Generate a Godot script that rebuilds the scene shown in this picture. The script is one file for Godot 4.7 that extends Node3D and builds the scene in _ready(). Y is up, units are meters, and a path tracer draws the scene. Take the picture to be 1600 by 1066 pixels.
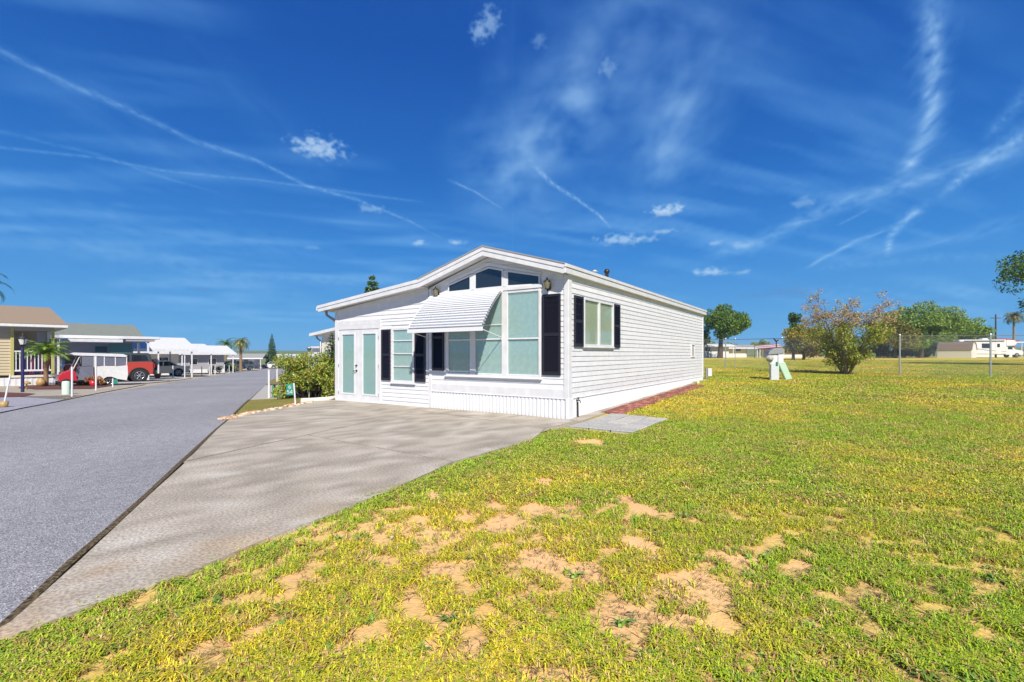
extends Node3D
# A park home at the corner of a lane, its driveway, a sandy lawn and the neighbours.

const SUN_TO = Vector3(0.229, 1.28, 1.36)
const HOUSE_AT = Vector3(1.171, 0.0, -10.08)
const HOUSE_TURN = -0.5928
const CA = 0.8294
const SA = 0.5587
const LOT_TURN = 0.8378
const TRAILS = [
	[[-48.95, 24.01, -46.89, 23.43, -43.06, 22.52, -38.70, 21.76, -33.73, 20.40, -28.10, 19.64, -23.13, 17.90, -17.77, 17.04, -12.06, 15.19, -8.35, 13.45], 0.31, 0.11, 0.34],
	[[-48.28, 16.20, -46.89, 16.47, -40.95, 17.25, -36.29, 17.22, -28.10, 17.82, -21.83, 17.86, -13.51, 17.51, -10.59, 17.35], 0.11, 0.11, 0.26],
	[[-47.59, 17.63, -46.89, 17.66, -40.95, 17.52, -36.29, 16.66, -31.56, 16.06], 0.15, 0.11, 0.16],
	[[2.06, 22.01, 4.58, 19.63, 7.60, 17.83, 10.22, 15.98, 11.55, 14.52], 0.27, 0.11, 0.50],
	[[-7.60, 19.86, -4.58, 18.75, -1.30, 16.93], 0.15, 0.08, 0.36],
	[[41.04, 29.99, 41.17, 26.36, 41.26, 23.49, 41.17, 21.05, 40.73, 18.88, 39.84, 17.26, 38.93, 16.05], 0.99, 0.57, 0.64],
	[[48.28, 18.11, 46.89, 17.38, 45.42, 16.59, 43.47, 15.33, 41.81, 13.86], 0.77, 0.34, 0.46],
	[[48.28, 21.49, 46.89, 20.19, 44.65, 17.80], 0.84, 0.38, 0.24],
	[[48.28, 16.39, 44.65, 16.05, 39.62, 15.41, 35.28, 14.83, 31.00, 13.39, 26.90, 11.64, 21.83, 10.60], 0.85, 0.6, 0.36],
	[[40.78, 13.26, 39.16, 12.15, 38.23, 10.86, 38.04, 9.26], 0.46, 0.22, 0.52],
	[[38.23, 11.73, 35.79, 10.91, 33.19, 9.70, 31.56, 8.73], 0.23, 0.13, 0.5],
	[[36.78, 13.70, 34.09, 12.53], 0.11, 0.11, 0.22],
	[[14.23, 35.59, 7.60, 28.07, 0.00, 21.36, -7.60, 15.04], 6.2, 4.8, 0.46],
	[[21.17, 31.54, 18.46, 24.09, 15.66, 16.00], 4.6, 3.4, 0.42],
	[[-47.59, 11.35, -33.73, 11.49, -13.51, 11.23], 1.53, 1.15, 0.12],
	[[-46.89, 9.23, -36.29, 9.35, -23.13, 5.82], 1.15, 0.99, 0.16],
	[[-40.95, 6.50, -28.10, 8.24, -7.60, 8.13], 0.54, 0.38, 0.16],
	[[-44.65, 22.35, -38.70, 20.19, -26.90, 14.87], 2.30, 1.53, 0.09],
	[[-33.73, 28.70, -26.90, 23.37, -17.77, 17.83], 2.30, 1.53, 0.07],
	[[46.89, 11.00, 42.24, 9.98, 35.28, 9.47], 0.61, 0.31, 0.18],
	[[31.00, 8.65, 40.95, 8.66, 46.89, 7.95], 0.54, 0.38, 0.13],
]
const PUFFS = [
	[-22.03, 21.61, 3.52, 1.68, 0.75],
	[-2.68, 34.64, 1.84, 1.68, 0.50],
	[-3.97, 33.71, 1.38, 1.38, 0.50],
	[3.21, 33.04, 1.15, 1.07, 0.28],
	[11.18, 30.29, 1.30, 1.30, 0.30],
	[-16.51, 16.13, 1.99, 0.69, 0.40],
	[-10.88, 12.78, 1.22, 0.46, 0.60],
	[-6.78, 12.99, 1.38, 0.54, 0.60],
	[17.84, 15.89, 2.22, 0.92, 0.85],
	[13.15, 13.03, 4.13, 0.92, 0.65],
	[17.63, 13.73, 1.45, 0.46, 0.50],
	[23.00, 12.00, 0.92, 0.46, 0.40],
	[25.36, 11.59, 1.53, 0.69, 0.25],
	[31.11, 15.04, 1.68, 0.84, 0.35],
	[22.48, 8.97, 2.60, 0.61, 0.65],
	[30.43, 6.37, 3.06, 0.77, -0.35],
	[25.67, 8.76, 1.22, 0.38, 0.40],
	[26.90, 6.18, 2.30, 0.46, -0.25],
	[39.16, 4.91, 2.30, 0.31, -0.20],
	[41.39, 4.75, 2.30, 0.31, -0.20],
	[-33.03, 6.45, 1.68, 0.31, -0.20],
	[-22.48, 11.57, 1.07, 0.31, 0.20]
]
const SAND = [
	0.15, -3.31, 0.17, 0.20,
	0.46, -3.08, 0.12, 0.15,
	0.57, -2.58, 0.17, 0.26,
	1.16, -3.00, 0.12, 0.16,
	0.20, -4.35, 0.15, 0.34,
	-0.06, -3.96, 0.16, 0.22,
	-0.43, -4.10, 0.12, 0.14,
	1.12, -4.58, 0.13, 0.30,
	0.83, -5.52, 0.14, 0.23,
	0.34, -5.27, 0.15, 0.21,
	-0.61, -2.77, 0.07, 0.16,
	-0.64, -2.37, 0.11, 0.10,
	-0.19, -2.33, 0.11, 0.11,
	-0.48, -3.17, 0.08, 0.11,
	-0.82, -4.81, 0.12, 0.24,
	-0.53, -4.77, 0.10, 0.13,
	0.10, -2.11, 0.16, 0.08,
	-0.85, -2.29, 0.09, 0.11,
	0.88, -3.58, 0.11, 0.18,
	-0.18, -4.54, 0.08, 0.16,
	1.55, -3.30, 0.14, 0.13,
	1.04, -2.46, 0.09, 0.13,
	1.88, -3.21, 0.09, 0.13,
	1.12, -2.15, 0.06, 0.10,
	2.72, -5.24, 0.15, 0.13,
	1.82, -4.97, 0.15, 0.12,
	3.46, -4.77, 0.11, 0.11,
	3.58, -6.47, 0.11, 0.16,
	6.11, -7.49, 0.18, 0.21,
	5.23, -7.49, 0.18, 0.16,
	4.63, -4.46, 0.13, 0.09,
	2.80, -3.57, 0.09, 0.06,
	1.21, -4.39, 0.08, 0.24,
	0.74, -2.64, 0.05, 0.12,
	-1.79, -2.27, 0.12, 0.05,
	-1.30, -2.51, 0.07, 0.07,
	-1.42, -3.00, 0.09, 0.07,
	-1.56, -3.84, 0.09, 0.07,
	1.23, -7.65, 0.31, 0.34,
	2.19, -9.12, 0.32, 0.32,
	1.15, -2.78, 0.07, 0.09,
	-0.42, -2.25, 0.06, 0.07,
	-1.46, -2.32, 0.11, 0.07,
	2.48, -3.79, 0.07, 0.05,
	2.58, -3.02, 0.06, 0.05]
# width of the lawn's edge along the driveway: distance from the camera's line, x
const EDGE = [0.0, -3.6, 1.5, -2.75, 2.33, -2.48, 2.73, -2.3, 3.02, -2.09, 3.51, -1.9, 3.87, -1.72, 4.88, -1.26, 6.06, -0.65, 7.71, 0.28, 8.96, 0.86]
const RISE = [10.0, 0.0, 20.0, 0.27, 24.0, 0.36, 34.0, 0.45, 80.0, 0.75, 300.0, 0.8]
const FALL = [12.0, 0.0, 18.0, 0.1, 25.0, 0.26, 30.0, 0.37, 82.0, 1.5, 160.0, 2.2, 400.0, 2.5]

var M := {}
var used := {}
var rng := RandomNumberGenerator.new()
var noise_a := FastNoiseLite.new()
var noise_b := FastNoiseLite.new()

# ---------------------------------------------------------------- helpers

func lin(r: float, g: float, b: float) -> Color:
	return Color(r, g, b).linear_to_srgb()

func mat(key: String, r: float, g: float, b: float, rough := 0.8, metal := 0.0) -> StandardMaterial3D:
	var m := StandardMaterial3D.new()
	m.albedo_color = lin(r, g, b)
	m.roughness = rough
	m.metallic = metal
	m.cull_mode = BaseMaterial3D.CULL_DISABLED
	M[key] = m
	return m

func numbered(parent: Node, called: String) -> String:
	var key := str(parent.get_instance_id()) + called
	var n: int = used.get(key, 0)
	used[key] = n + 1
	return called if n == 0 else "%s_%03d" % [called, n]

func tag(o: Node, label: String, category: String, group := "", kind := "") -> void:
	if label != "": o.set_meta("label", label)
	if category != "": o.set_meta("category", category)
	if group != "": o.set_meta("group", group)
	if kind != "": o.set_meta("kind", kind)

func thing(called: String, label: String, category: String, at: Vector3, turn := 0.0, group := "") -> Node3D:
	var o := Node3D.new()
	o.name = numbered(self, called)
	add_child(o)
	o.position = at
	o.rotation.y = turn
	tag(o, label, category, group)
	return o

func S() -> SurfaceTool:
	var s := SurfaceTool.new()
	s.begin(Mesh.PRIMITIVE_TRIANGLES)
	s.set_smooth_group(-1)
	return s

func put(called: String, mesh: Mesh, m: Material, parent: Node) -> MeshInstance3D:
	var o := MeshInstance3D.new()
	o.mesh = mesh
	o.material_override = m
	o.name = numbered(parent, called)
	parent.add_child(o)
	return o

func obj(called: String, s: SurfaceTool, m: Material, parent: Node) -> MeshInstance3D:
	s.generate_normals()
	return put(called, s.commit(), m, parent)

func setting(called: String, mesh: Mesh, m: Material) -> MeshInstance3D:
	var o := put(called, mesh, m, self)
	o.set_meta("kind", "structure")
	return o

func face(s: SurfaceTool, p: Array, out: Vector3) -> void:
	var n: Vector3 = (p[1] - p[0]).cross(p[2] - p[0])
	if n.dot(out) > 0.0:
		p.reverse()
	for i in range(1, p.size() - 1):
		s.add_vertex(p[0]); s.add_vertex(p[i]); s.add_vertex(p[i + 1])

func quad(s: SurfaceTool, a: Vector3, b: Vector3, c: Vector3, d: Vector3) -> void:
	for p in [a, b, c, a, c, d]:
		s.add_vertex(p)

# a box between two corners, its edges chamfered by e
func box(s: SurfaceTool, lo: Vector3, hi: Vector3, e := 0.0, xf := Transform3D.IDENTITY) -> void:
	var c := (lo + hi) * 0.5
	var h := (hi - lo).abs() * 0.5
	e = min(e, min(h.x, min(h.y, h.z)) * 0.9)
	var v := func(sx, sy, sz, k):
		var d := Vector3(sx * (h.x - (0.0 if k == 0 else e)), sy * (h.y - (0.0 if k == 1 else e)), sz * (h.z - (0.0 if k == 2 else e)))
		return xf * (c + d)
	var cw := xf * c
	for sg in [-1, 1]:
		for k in 3:
			var q := []
			for w in [[-1, -1], [1, -1], [1, 1], [-1, 1]]:
				if k == 0: q.append(v.call(sg, w[0], w[1], 0))
				elif k == 1: q.append(v.call(w[0], sg, w[1], 1))
				else: q.append(v.call(w[0], w[1], sg, 2))
			face(s, q, (q[0] + q[2]) * 0.5 - cw)
	if e <= 0.0:
		return
	for a in [-1, 1]:
		for b in [-1, 1]:
			var q := [v.call(-1, a, b, 1), v.call(1, a, b, 1), v.call(1, a, b, 2), v.call(-1, a, b, 2)]
			face(s, q, (q[0] + q[2]) * 0.5 - cw)
			q = [v.call(a, -1, b, 0), v.call(a, 1, b, 0), v.call(a, 1, b, 2), v.call(a, -1, b, 2)]
			face(s, q, (q[0] + q[2]) * 0.5 - cw)
			q = [v.call(a, b, -1, 0), v.call(a, b, 1, 0), v.call(a, b, 1, 1), v.call(a, b, -1, 1)]
			face(s, q, (q[0] + q[2]) * 0.5 - cw)
			for d in [-1, 1]:
				var t := [v.call(a, b, d, 0), v.call(a, b, d, 1), v.call(a, b, d, 2)]
				face(s, t, t[0] - cw)

func bx(called: String, lo: Vector3, hi: Vector3, m: Material, parent: Node, e := 0.0, xf := Transform3D.IDENTITY) -> MeshInstance3D:
	var s := S()
	box(s, lo, hi, e, xf)
	return obj(called, s, m, parent)

func tube(s: SurfaceTool, pts: Array, rads: Array, n := 8, caps := true) -> void:
	s.set_smooth_group(1)
	var rings := []
	for i in pts.size():
		var a: Vector3 = pts[max(i - 1, 0)]
		var b: Vector3 = pts[min(i + 1, pts.size() - 1)]
		var t := (b - a).normalized()
		var u := t.cross(Vector3.UP if abs(t.y) < 0.9 else Vector3.RIGHT).normalized()
		var w := u.cross(t).normalized()
		var r: float = rads[min(i, rads.size() - 1)]
		var ring := []
		for k in n:
			var f := TAU * k / n
			ring.append(pts[i] + (u * cos(f) + w * sin(f)) * r)
		rings.append(ring)
	for i in pts.size() - 1:
		for k in n:
			var k2 := (k + 1) % n
			quad(s, rings[i][k], rings[i][k2], rings[i + 1][k2], rings[i + 1][k])
	s.set_smooth_group(-1)
	if caps:
		for e in [0, pts.size() - 1]:
			for k in range(1, n - 1):
				s.add_vertex(rings[e][0]); s.add_vertex(rings[e][k]); s.add_vertex(rings[e][k + 1])

# profile of (radius, height) turned about y
func lathe(s: SurfaceTool, prof: Array, n := 16, xf := Transform3D.IDENTITY) -> void:
	s.set_smooth_group(1)
	for i in prof.size() - 1:
		for k in n:
			var a := TAU * k / n
			var b := TAU * (k + 1) / n
			var p: Vector2 = prof[i]
			var q: Vector2 = prof[i + 1]
			quad(s, xf * Vector3(p.x * cos(a), p.y, p.x * sin(a)), xf * Vector3(q.x * cos(a), q.y, q.x * sin(a)), xf * Vector3(q.x * cos(b), q.y, q.x * sin(b)), xf * Vector3(p.x * cos(b), p.y, p.x * sin(b)))
	s.set_smooth_group(-1)

# two outlines of the same number of points in xy, joined between z = za and z = zb
func loft(s: SurfaceTool, pa: Array, za: float, pb: Array, zb: float, xf := Transform3D.IDENTITY, caps := true) -> void:
	var n := pa.size()
	var mid := Vector2.ZERO
	for p in pa: mid += p / n
	for i in n:
		var j := (i + 1) % n
		var q := [xf * Vector3(pa[i].x, pa[i].y, za), xf * Vector3(pa[j].x, pa[j].y, za), xf * Vector3(pb[j].x, pb[j].y, zb), xf * Vector3(pb[i].x, pb[i].y, zb)]
		var d: Vector2 = pa[j] - pa[i]
		var o := Vector2(d.y, -d.x)
		if Geometry2D.is_polygon_clockwise(PackedVector2Array(pa)): o = -o
		face(s, q, xf.basis * Vector3(o.x, o.y, 0))
	if caps:
		for e in [[pa, za], [pb, zb]]:
			var tri := Geometry2D.triangulate_polygon(PackedVector2Array(e[0]))
			for i in range(0, tri.size(), 3):
				var q := []
				for k in 3:
					var p: Vector2 = e[0][tri[i + k]]
					q.append(xf * Vector3(p.x, p.y, e[1]))
				face(s, q, xf.basis * Vector3(0, 0, sign(e[1] - (za + zb) * 0.5)))

func prism(s: SurfaceTool, p: Array, z0: float, z1: float, xf := Transform3D.IDENTITY) -> void:
	loft(s, p, z0, p, z1, xf)

func sstep(a: float, b: float, x: float) -> float:
	var t: float = clamp((x - a) / (b - a), 0.0, 1.0)
	return t * t * (3.0 - 2.0 * t)

func table(k: Array, d: float) -> float:
	if d <= k[0]: return k[1]
	for i in range(2, k.size(), 2):
		if d <= k[i]:
			return lerp(k[i - 1], k[i + 1], (d - k[i - 2]) / (k[i] - k[i - 2]))
	return k[k.size() - 1]

func to_house(x: float, z: float) -> Vector2:
	var dx := x - HOUSE_AT.x
	var dz := z - HOUSE_AT.z
	return Vector2(dx * CA + dz * SA, -dx * SA + dz * CA)

func from_house(lx: float, lz: float) -> Vector2:
	return Vector2(HOUSE_AT.x + lx * CA - lz * SA, HOUSE_AT.z + lx * SA + lz * CA)

# the lie of the land
func land(x: float, z: float) -> float:
	var d := -z
	var l := to_house(x, z)
	var wr: float = max(sstep(-4, 0, l.x), sstep(22, 32, d)) * sstep(-8, 0, x)
	return table(RISE, d) * wr - table(FALL, d) * sstep(-3, -10, x) + sstep(250, 900, Vector2(x, z).length()) * 9.0

func on_land(x: float, z: float, up := 0.0) -> Vector3:
	return Vector3(x, land(x, z) + up, z)

func dress(m: StandardMaterial3D, img: Image, size: float, world := true) -> void:
	img.generate_mipmaps()
	m.albedo_texture = ImageTexture.create_from_image(img)
	m.uv1_triplanar = true
	m.uv1_world_triplanar = world
	m.uv1_scale = Vector3.ONE / size

# grey grain of mean about 0.9, from a seamless noise: lo..hi
func grain(n: int, freq: float, lo: float, hi: float, sd: int, oct := 3, tint := Color.WHITE) -> Image:
	var f := FastNoiseLite.new()
	f.seed = sd
	f.noise_type = FastNoiseLite.TYPE_SIMPLEX_SMOOTH
	f.frequency = freq
	f.fractal_octaves = oct
	var g := f.get_seamless_image(n, n)
	g.convert(Image.FORMAT_L8)
	var src := g.get_data()
	var out := PackedByteArray()
	out.resize(n * n * 3)
	for i in n * n:
		var v: float = lerp(lo, hi, src[i] / 255.0)
		out[i * 3] = int(clamp(v * tint.r, 0, 1) * 255)
		out[i * 3 + 1] = int(clamp(v * tint.g, 0, 1) * 255)
		out[i * 3 + 2] = int(clamp(v * tint.b, 0, 1) * 255)
	return Image.create_from_data(n, n, false, Image.FORMAT_RGB8, out)

func bumpy(m: StandardMaterial3D, n: int, freq: float, sd: int, size_note: float) -> void:
	var f := FastNoiseLite.new()
	f.seed = sd
	f.frequency = freq
	f.fractal_octaves = 4
	var g := f.get_seamless_image(n, n)
	g.convert(Image.FORMAT_RGBA8)
	g.bump_map_to_normal_map(size_note)
	g.generate_mipmaps()
	m.normal_enabled = true
	m.normal_texture = ImageTexture.create_from_image(g)

# ---------------------------------------------------------------- sky

func sky_base(el: float) -> Color:
	# display colours of clear air by height above the horizon, in degrees
	var k := [[-90.0, 0.30, 0.42, 0.52], [-0.2, 0.44, 0.66, 0.84], [0.0, 0.47, 0.71, 0.89], [4.0, 0.38, 0.65, 0.88], [11.0, 0.26, 0.545, 0.84], [20.0, 0.175, 0.43, 0.755], [32.0, 0.13, 0.345, 0.675], [60.0, 0.11, 0.29, 0.60], [90.0, 0.11, 0.28, 0.58]]
	for i in range(1, k.size()):
		if el <= k[i][0]:
			var t: float = (el - k[i - 1][0]) / (k[i][0] - k[i - 1][0])
			return Color(lerp(k[i - 1][1], k[i][1], t), lerp(k[i - 1][2], k[i][2], t), lerp(k[i - 1][3], k[i][3], t))
	return Color(0.11, 0.28, 0.58)

func make_sky() -> Image:
	var W := 4096
	var Hh := 2048
	# clear air with thin streaks of high cloud all round, at a quarter of the size
	var w := 1024
	var h := 512
	var streak := FastNoiseLite.new()
	streak.seed = 11
	streak.frequency = 0.9
	streak.fractal_octaves = 5
	var patch := FastNoiseLite.new()
	patch.seed = 5
	patch.frequency = 0.5
	var px := PackedByteArray()
	px.resize(w * h * 3)
	for y in h:
		var el := 90.0 - (y + 0.5) * 180.0 / h
		var base := sky_base(el)
		for x in w:
			var c := base
			if el > 0.0:
				var az := (x + 0.5) * 360.0 / w
				var k := 1.0 / (sin(deg_to_rad(el)) + 0.12)
				var p := Vector2(sin(deg_to_rad(az)), cos(deg_to_rad(az))) * k * cos(deg_to_rad(el))
				var s := streak.get_noise_2d(p.x * 0.55 + p.y * 0.25, p.y * 3.2 - p.x * 1.1)
				var t := patch.get_noise_2d(p.x, p.y + 7.0)
				var a: float = clamp((s + 0.14) * 0.60, 0, 0.48) * clamp(t * 1.6 + 0.45, 0.0, 1.0) * sstep(0, 5, el)
				c = base.lerp(Color(0.58, 0.77, 0.96), a)
			var i := (y * w + x) * 3
			px[i] = int(c.r * 255); px[i + 1] = int(c.g * 255); px[i + 2] = int(c.b * 255)
	var img := Image.create_from_data(w, h, false, Image.FORMAT_RGB8, px)
	img.resize(W, Hh, Image.INTERPOLATE_CUBIC)
	# the vapour trails and the small clouds seen over the lane
	var wisp := FastNoiseLite.new()
	wisp.seed = 3
	wisp.frequency = 0.55
	wisp.fractal_octaves = 4
	var fine := FastNoiseLite.new()
	fine.seed = 8
	fine.frequency = 0.45
	fine.fractal_octaves = 3
	var d2p := W / 360.0
	var white := Color(0.70, 0.84, 0.98)
	for tr in TRAILS:
		var p: Array = tr[0]
		var n := p.size() / 2
		var lo := Vector2(1e9, 1e9)
		var hi := Vector2(-1e9, -1e9)
		for i in n:
			lo = lo.min(Vector2(p[i * 2], p[i * 2 + 1]))
			hi = hi.max(Vector2(p[i * 2], p[i * 2 + 1]))
		var m: float = max(tr[1], tr[2]) * 2.3
		for y in range(int((90.0 - hi.y - m) * d2p), int((90.0 - lo.y + m) * d2p)):
			for x in range(int((lo.x - m + 180.0) * d2p), int((hi.x + m + 180.0) * d2p)):
				var q := Vector2(x / d2p - 180.0, 90.0 - y / d2p)
				var best := 1e9
				var along := 0.0
				for i in n - 1:
					var a := Vector2(p[i * 2], p[i * 2 + 1])
					var ab := Vector2(p[i * 2 + 2], p[i * 2 + 3]) - a
					var t: float = clamp((q - a).dot(ab) / ab.length_squared(), 0.0, 1.0)
					var dd := (q - a - ab * t).length_squared()
					if dd < best:
						best = dd
						along = (i + t) / (n - 1)
				var wd: float = lerp(tr[1], tr[2], along)
				best = sqrt(best) / wd
				if best > 2.3: continue
				var ks := 1.0 / (0.45 + wd)
				var nz := wisp.get_noise_2d(q.x * 1.3 * ks, q.y * 1.6 * ks)
				var dist := best * (1.0 + nz * 0.7)
				var al: float = tr[3] * 0.85 * exp(-dist * dist * 0.9) * clamp(0.9 + nz * 0.9 + fine.get_noise_2d(q.x * 2.0 * ks + q.y * ks, q.y * 4.0 * ks) * 0.6, 0.05, 1.5)
				if wd > 1.0: al *= (0.55 + 0.45 * sstep(0.0, 0.3, along)) * sstep(0.0, 0.35, 1.0 - along)
				else: al *= 0.35 + 0.65 * sstep(0.0, 0.15, min(along, 1.0 - along))
				if al > 0.004:
					var xw := posmod(x - W / 2, W)
					img.set_pixel(xw, y, img.get_pixel(xw, y).lerp(white, min(al, 0.9)))
	for c in PUFFS:
		var m := 1.7
		for y in range(int((90.0 - c[1] - c[3] * m) * d2p), int((90.0 - c[1] + c[3] * m) * d2p)):
			for x in range(int((c[0] - c[2] * m + 180.0) * d2p), int((c[0] + c[2] * m + 180.0) * d2p)):
				var q := Vector2(x / d2p - 180.0, 90.0 - y / d2p)
				var r := Vector2((q.x - c[0]) / c[2], (q.y - c[1]) / c[3])
				# flatter below than above
				if r.y < 0.0: r.y *= 1.35
				var nz := fine.get_noise_2d(q.x * 1.9 + c[0] * 13.0, q.y * 2.8) * 0.8 + fine.get_noise_2d(q.x * 4.5, q.y * 5.5) * 0.12
				var al := sstep(-0.15, 0.80, 0.88 - r.length() + nz * 0.75)
				if al > 0.004:
					var col := Color(0.80, 0.88, 0.97) if c[4] > 0.0 else Color(0.42, 0.55, 0.74)
					if c[4] > 0.0 and r.y < 0.0: col = col.lerp(Color(0.60, 0.71, 0.87), clamp(-r.y * 0.9, 0.0, 0.7))
					var xw := posmod(x - W / 2, W)
					img.set_pixel(xw, y, img.get_pixel(xw, y).lerp(col, clamp(al * abs(c[4]) * 0.98, 0.0, 0.9)))
	return img

func make_light() -> void:
	var cam := Camera3D.new()
	cam.name = "camera"
	add_child(cam)
	cam.position = Vector3(0, 1.4, 0)
	cam.near = 0.1
	cam.far = 4000.0
	cam.projection = Camera3D.PROJECTION_FRUSTUM
	cam.size = 0.2 * 533.0 / 749.0
	cam.frustum_offset = Vector2(0, 0.1 * 20.0 / 749.0)
	cam.current = true
	var env := Environment.new()
	env.background_mode = Environment.BG_SKY
	var pano := PanoramaSkyMaterial.new()
	pano.panorama = ImageTexture.create_from_image(make_sky())
	pano.energy_multiplier = 0.775
	var sky := Sky.new()
	sky.sky_material = pano
	env.sky = sky
	env.tonemap_mode = Environment.TONE_MAPPER_LINEAR
	env.tonemap_exposure = 1.32
	env.sdfgi_enabled = true
	env.ssao_enabled = true
	env.ssil_enabled = true
	env.fog_enabled = true
	env.fog_density = 0.0004
	env.fog_light_color = Color(0.62, 0.78, 0.93)
	var we := WorldEnvironment.new()
	we.name = "world_environment"
	we.environment = env
	add_child(we)
	var sun := DirectionalLight3D.new()
	sun.name = "sun"
	sun.light_energy = 1.55
	sun.light_color = Color(1.0, 0.965, 0.90)
	sun.light_angular_distance = 0.53
	sun.shadow_enabled = true
	add_child(sun)
	sun.look_at_from_position(SUN_TO * 20.0, Vector3.ZERO, Vector3.UP)

# ---------------------------------------------------------------- ground

func make_materials() -> void:
	mat("white", 0.72, 0.73, 0.765, 0.45)
	dress(M.white, grain(256, 0.02, 0.93, 1.0, 21), 1.7, false)
	mat("vinyl", 0.76, 0.77, 0.80, 0.5)
	dress(M.vinyl, grain(512, 0.012, 0.94, 1.0, 22, 4), 2.3, false)
	mat("vinyl_b", 0.745, 0.755, 0.785, 0.5)
	dress(M.vinyl_b, grain(512, 0.012, 0.93, 1.0, 24, 4), 1.9, false)
	mat("metal_white", 0.72, 0.735, 0.77, 0.45)
	mat("offwhite", 0.66, 0.63, 0.56, 0.6)
	mat("navy", 0.012, 0.012, 0.022, 0.45)
	mat("black", 0.012, 0.012, 0.013, 0.6)
	mat("rubber", 0.02, 0.02, 0.021, 0.85)
	mat("chrome", 0.62, 0.62, 0.63, 0.25, 1.0)
	mat("grey_metal", 0.36, 0.37, 0.38, 0.45, 0.6)
	mat("galvanised", 0.55, 0.57, 0.58, 0.4, 0.75)
	mat("roof_edge", 0.10, 0.09, 0.085, 0.8)
	mat("grey_roof", 0.30, 0.30, 0.30, 0.8)
	mat("bronze", 0.055, 0.048, 0.035, 0.4, 0.6)
	mat("blind", 0.30, 0.48, 0.48, 0.7)
	dress(M.blind, grain(256, 0.03, 0.88, 1.0, 25), 1.1, false)
	mat("blind_olive", 0.33, 0.36, 0.17, 0.8)
	mat("frosted", 0.24, 0.50, 0.48, 0.35)
	dress(M.frosted, grain(256, 0.06, 0.72, 1.0, 26, 4), 0.8, false)
	mat("brown_frame", 0.30, 0.17, 0.10, 0.6)
	var g := mat("glass", 0.55, 0.75, 0.72, 0.03)
	g.transparency = BaseMaterial3D.TRANSPARENCY_ALPHA
	g.albedo_color.a = 0.14
	var t := mat("dark_inside_glass", 0.015, 0.02, 0.028, 0.04)  # opaque panes; the unlit inside behind them is put into this colour
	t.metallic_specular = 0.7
	mat("lamp_glass", 0.16, 0.15, 0.10, 0.15)
	mat("bark", 0.12, 0.085, 0.06, 0.9)
	dress(M.bark, grain(256, 0.05, 0.55, 1.0, 27, 4), 0.6, true)
	mat("palm_bark", 0.24, 0.16, 0.09, 0.9)
	mat("myrtle_bark", 0.26, 0.20, 0.16, 0.8)
	var lf := mat("leaf", 1, 1, 1, 0.55)
	lf.vertex_color_use_as_albedo = true
	lf.backlight_enabled = true
	lf.backlight = Color(0.28, 0.30, 0.10)
	var gb := mat("blade", 1, 1, 1, 0.6)
	gb.vertex_color_use_as_albedo = true
	gb.backlight_enabled = true
	gb.backlight = Color(0.22, 0.24, 0.06)
	var soil := mat("soil", 1, 1, 1, 0.95)
	soil.vertex_color_use_as_albedo = true
	dress(soil, grain(1024, 0.035, 0.86, 1.0, 31, 6), 1.9)
	bumpy(soil, 512, 0.16, 32, 0.8)
	M.asphalt = asphalt_material()
	M.concrete = concrete_material("concrete", 1, 1, 1)
	M.pale_concrete = concrete_material("pale_concrete", 0.50, 0.48, 0.44)
	mat("dirt", 0.14, 0.12, 0.095, 0.95)
	dress(M.dirt, grain(512, 0.05, 0.15, 1.5, 35, 5, Color(1.0, 0.9, 0.7)), 0.9)
	mat("mulch", 0.22, 0.07, 0.045, 0.95)
	dress(M.mulch, grain(512, 0.12, 0.3, 1.2, 36, 4), 1.2)
	mat("gravel", 0.52, 0.46, 0.37, 0.95)
	dress(M.gravel, grain(512, 0.15, 0.45, 1.25, 37, 3), 1.6)
	mat("shingle_tan", 0.33, 0.255, 0.185, 0.95)
	dress(M.shingle_tan, grain(512, 0.09, 0.6, 1.2, 38, 3), 1.5)
	mat("shingle_green", 0.24, 0.27, 0.24, 0.95)
	dress(M.shingle_green, grain(512, 0.05, 0.45, 1.35, 39, 3), 2.2)
	mat("tan_siding", 0.48, 0.41, 0.28, 0.6)
	mat("olive_trim", 0.42, 0.40, 0.15, 0.6)
	mat("teal_wall", 0.12, 0.28, 0.25, 0.6)
	mat("grey_wall", 0.33, 0.33, 0.36, 0.7)
	mat("red", 0.42, 0.035, 0.018, 0.28)
	M.red.clearcoat_enabled = true
	mat("cart_red", 0.50, 0.02, 0.035, 0.3)
	mat("canvas", 0.72, 0.73, 0.74, 0.7)
	dress(M.canvas, grain(256, 0.02, 0.93, 1.0, 41), 1.0, false)
	mat("terracotta", 0.42, 0.14, 0.06, 0.8)
	mat("ochre", 0.40, 0.27, 0.10, 0.5)
	mat("green_paint", 0.02, 0.24, 0.17, 0.5)
	mat("pale_green", 0.42, 0.60, 0.45, 0.6)
	mat("light_green", 0.52, 0.66, 0.55, 0.6)
	mat("brick", 0.30, 0.10, 0.075, 0.9)
	dress(M.brick, grain(256, 0.06, 0.65, 1.1, 42), 0.7)
	mat("brick_pale", 0.38, 0.15, 0.11, 0.9)
	mat("paver", 0.45, 0.445, 0.43, 0.9)
	dress(M.paver, grain(512, 0.03, 0.78, 1.1, 43, 5), 1.1)
	mat("paver_b", 0.53, 0.51, 0.47, 0.9)
	dress(M.paver_b, grain(512, 0.03, 0.78, 1.1, 44, 5), 1.1)
	mat("stone_a", 0.55, 0.40, 0.27, 0.9)
	mat("stone_b", 0.62, 0.53, 0.42, 0.9)
	mat("stone_c", 0.42, 0.25, 0.14, 0.9)
	mat("kerb_white", 0.70, 0.67, 0.60, 0.8)

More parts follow.
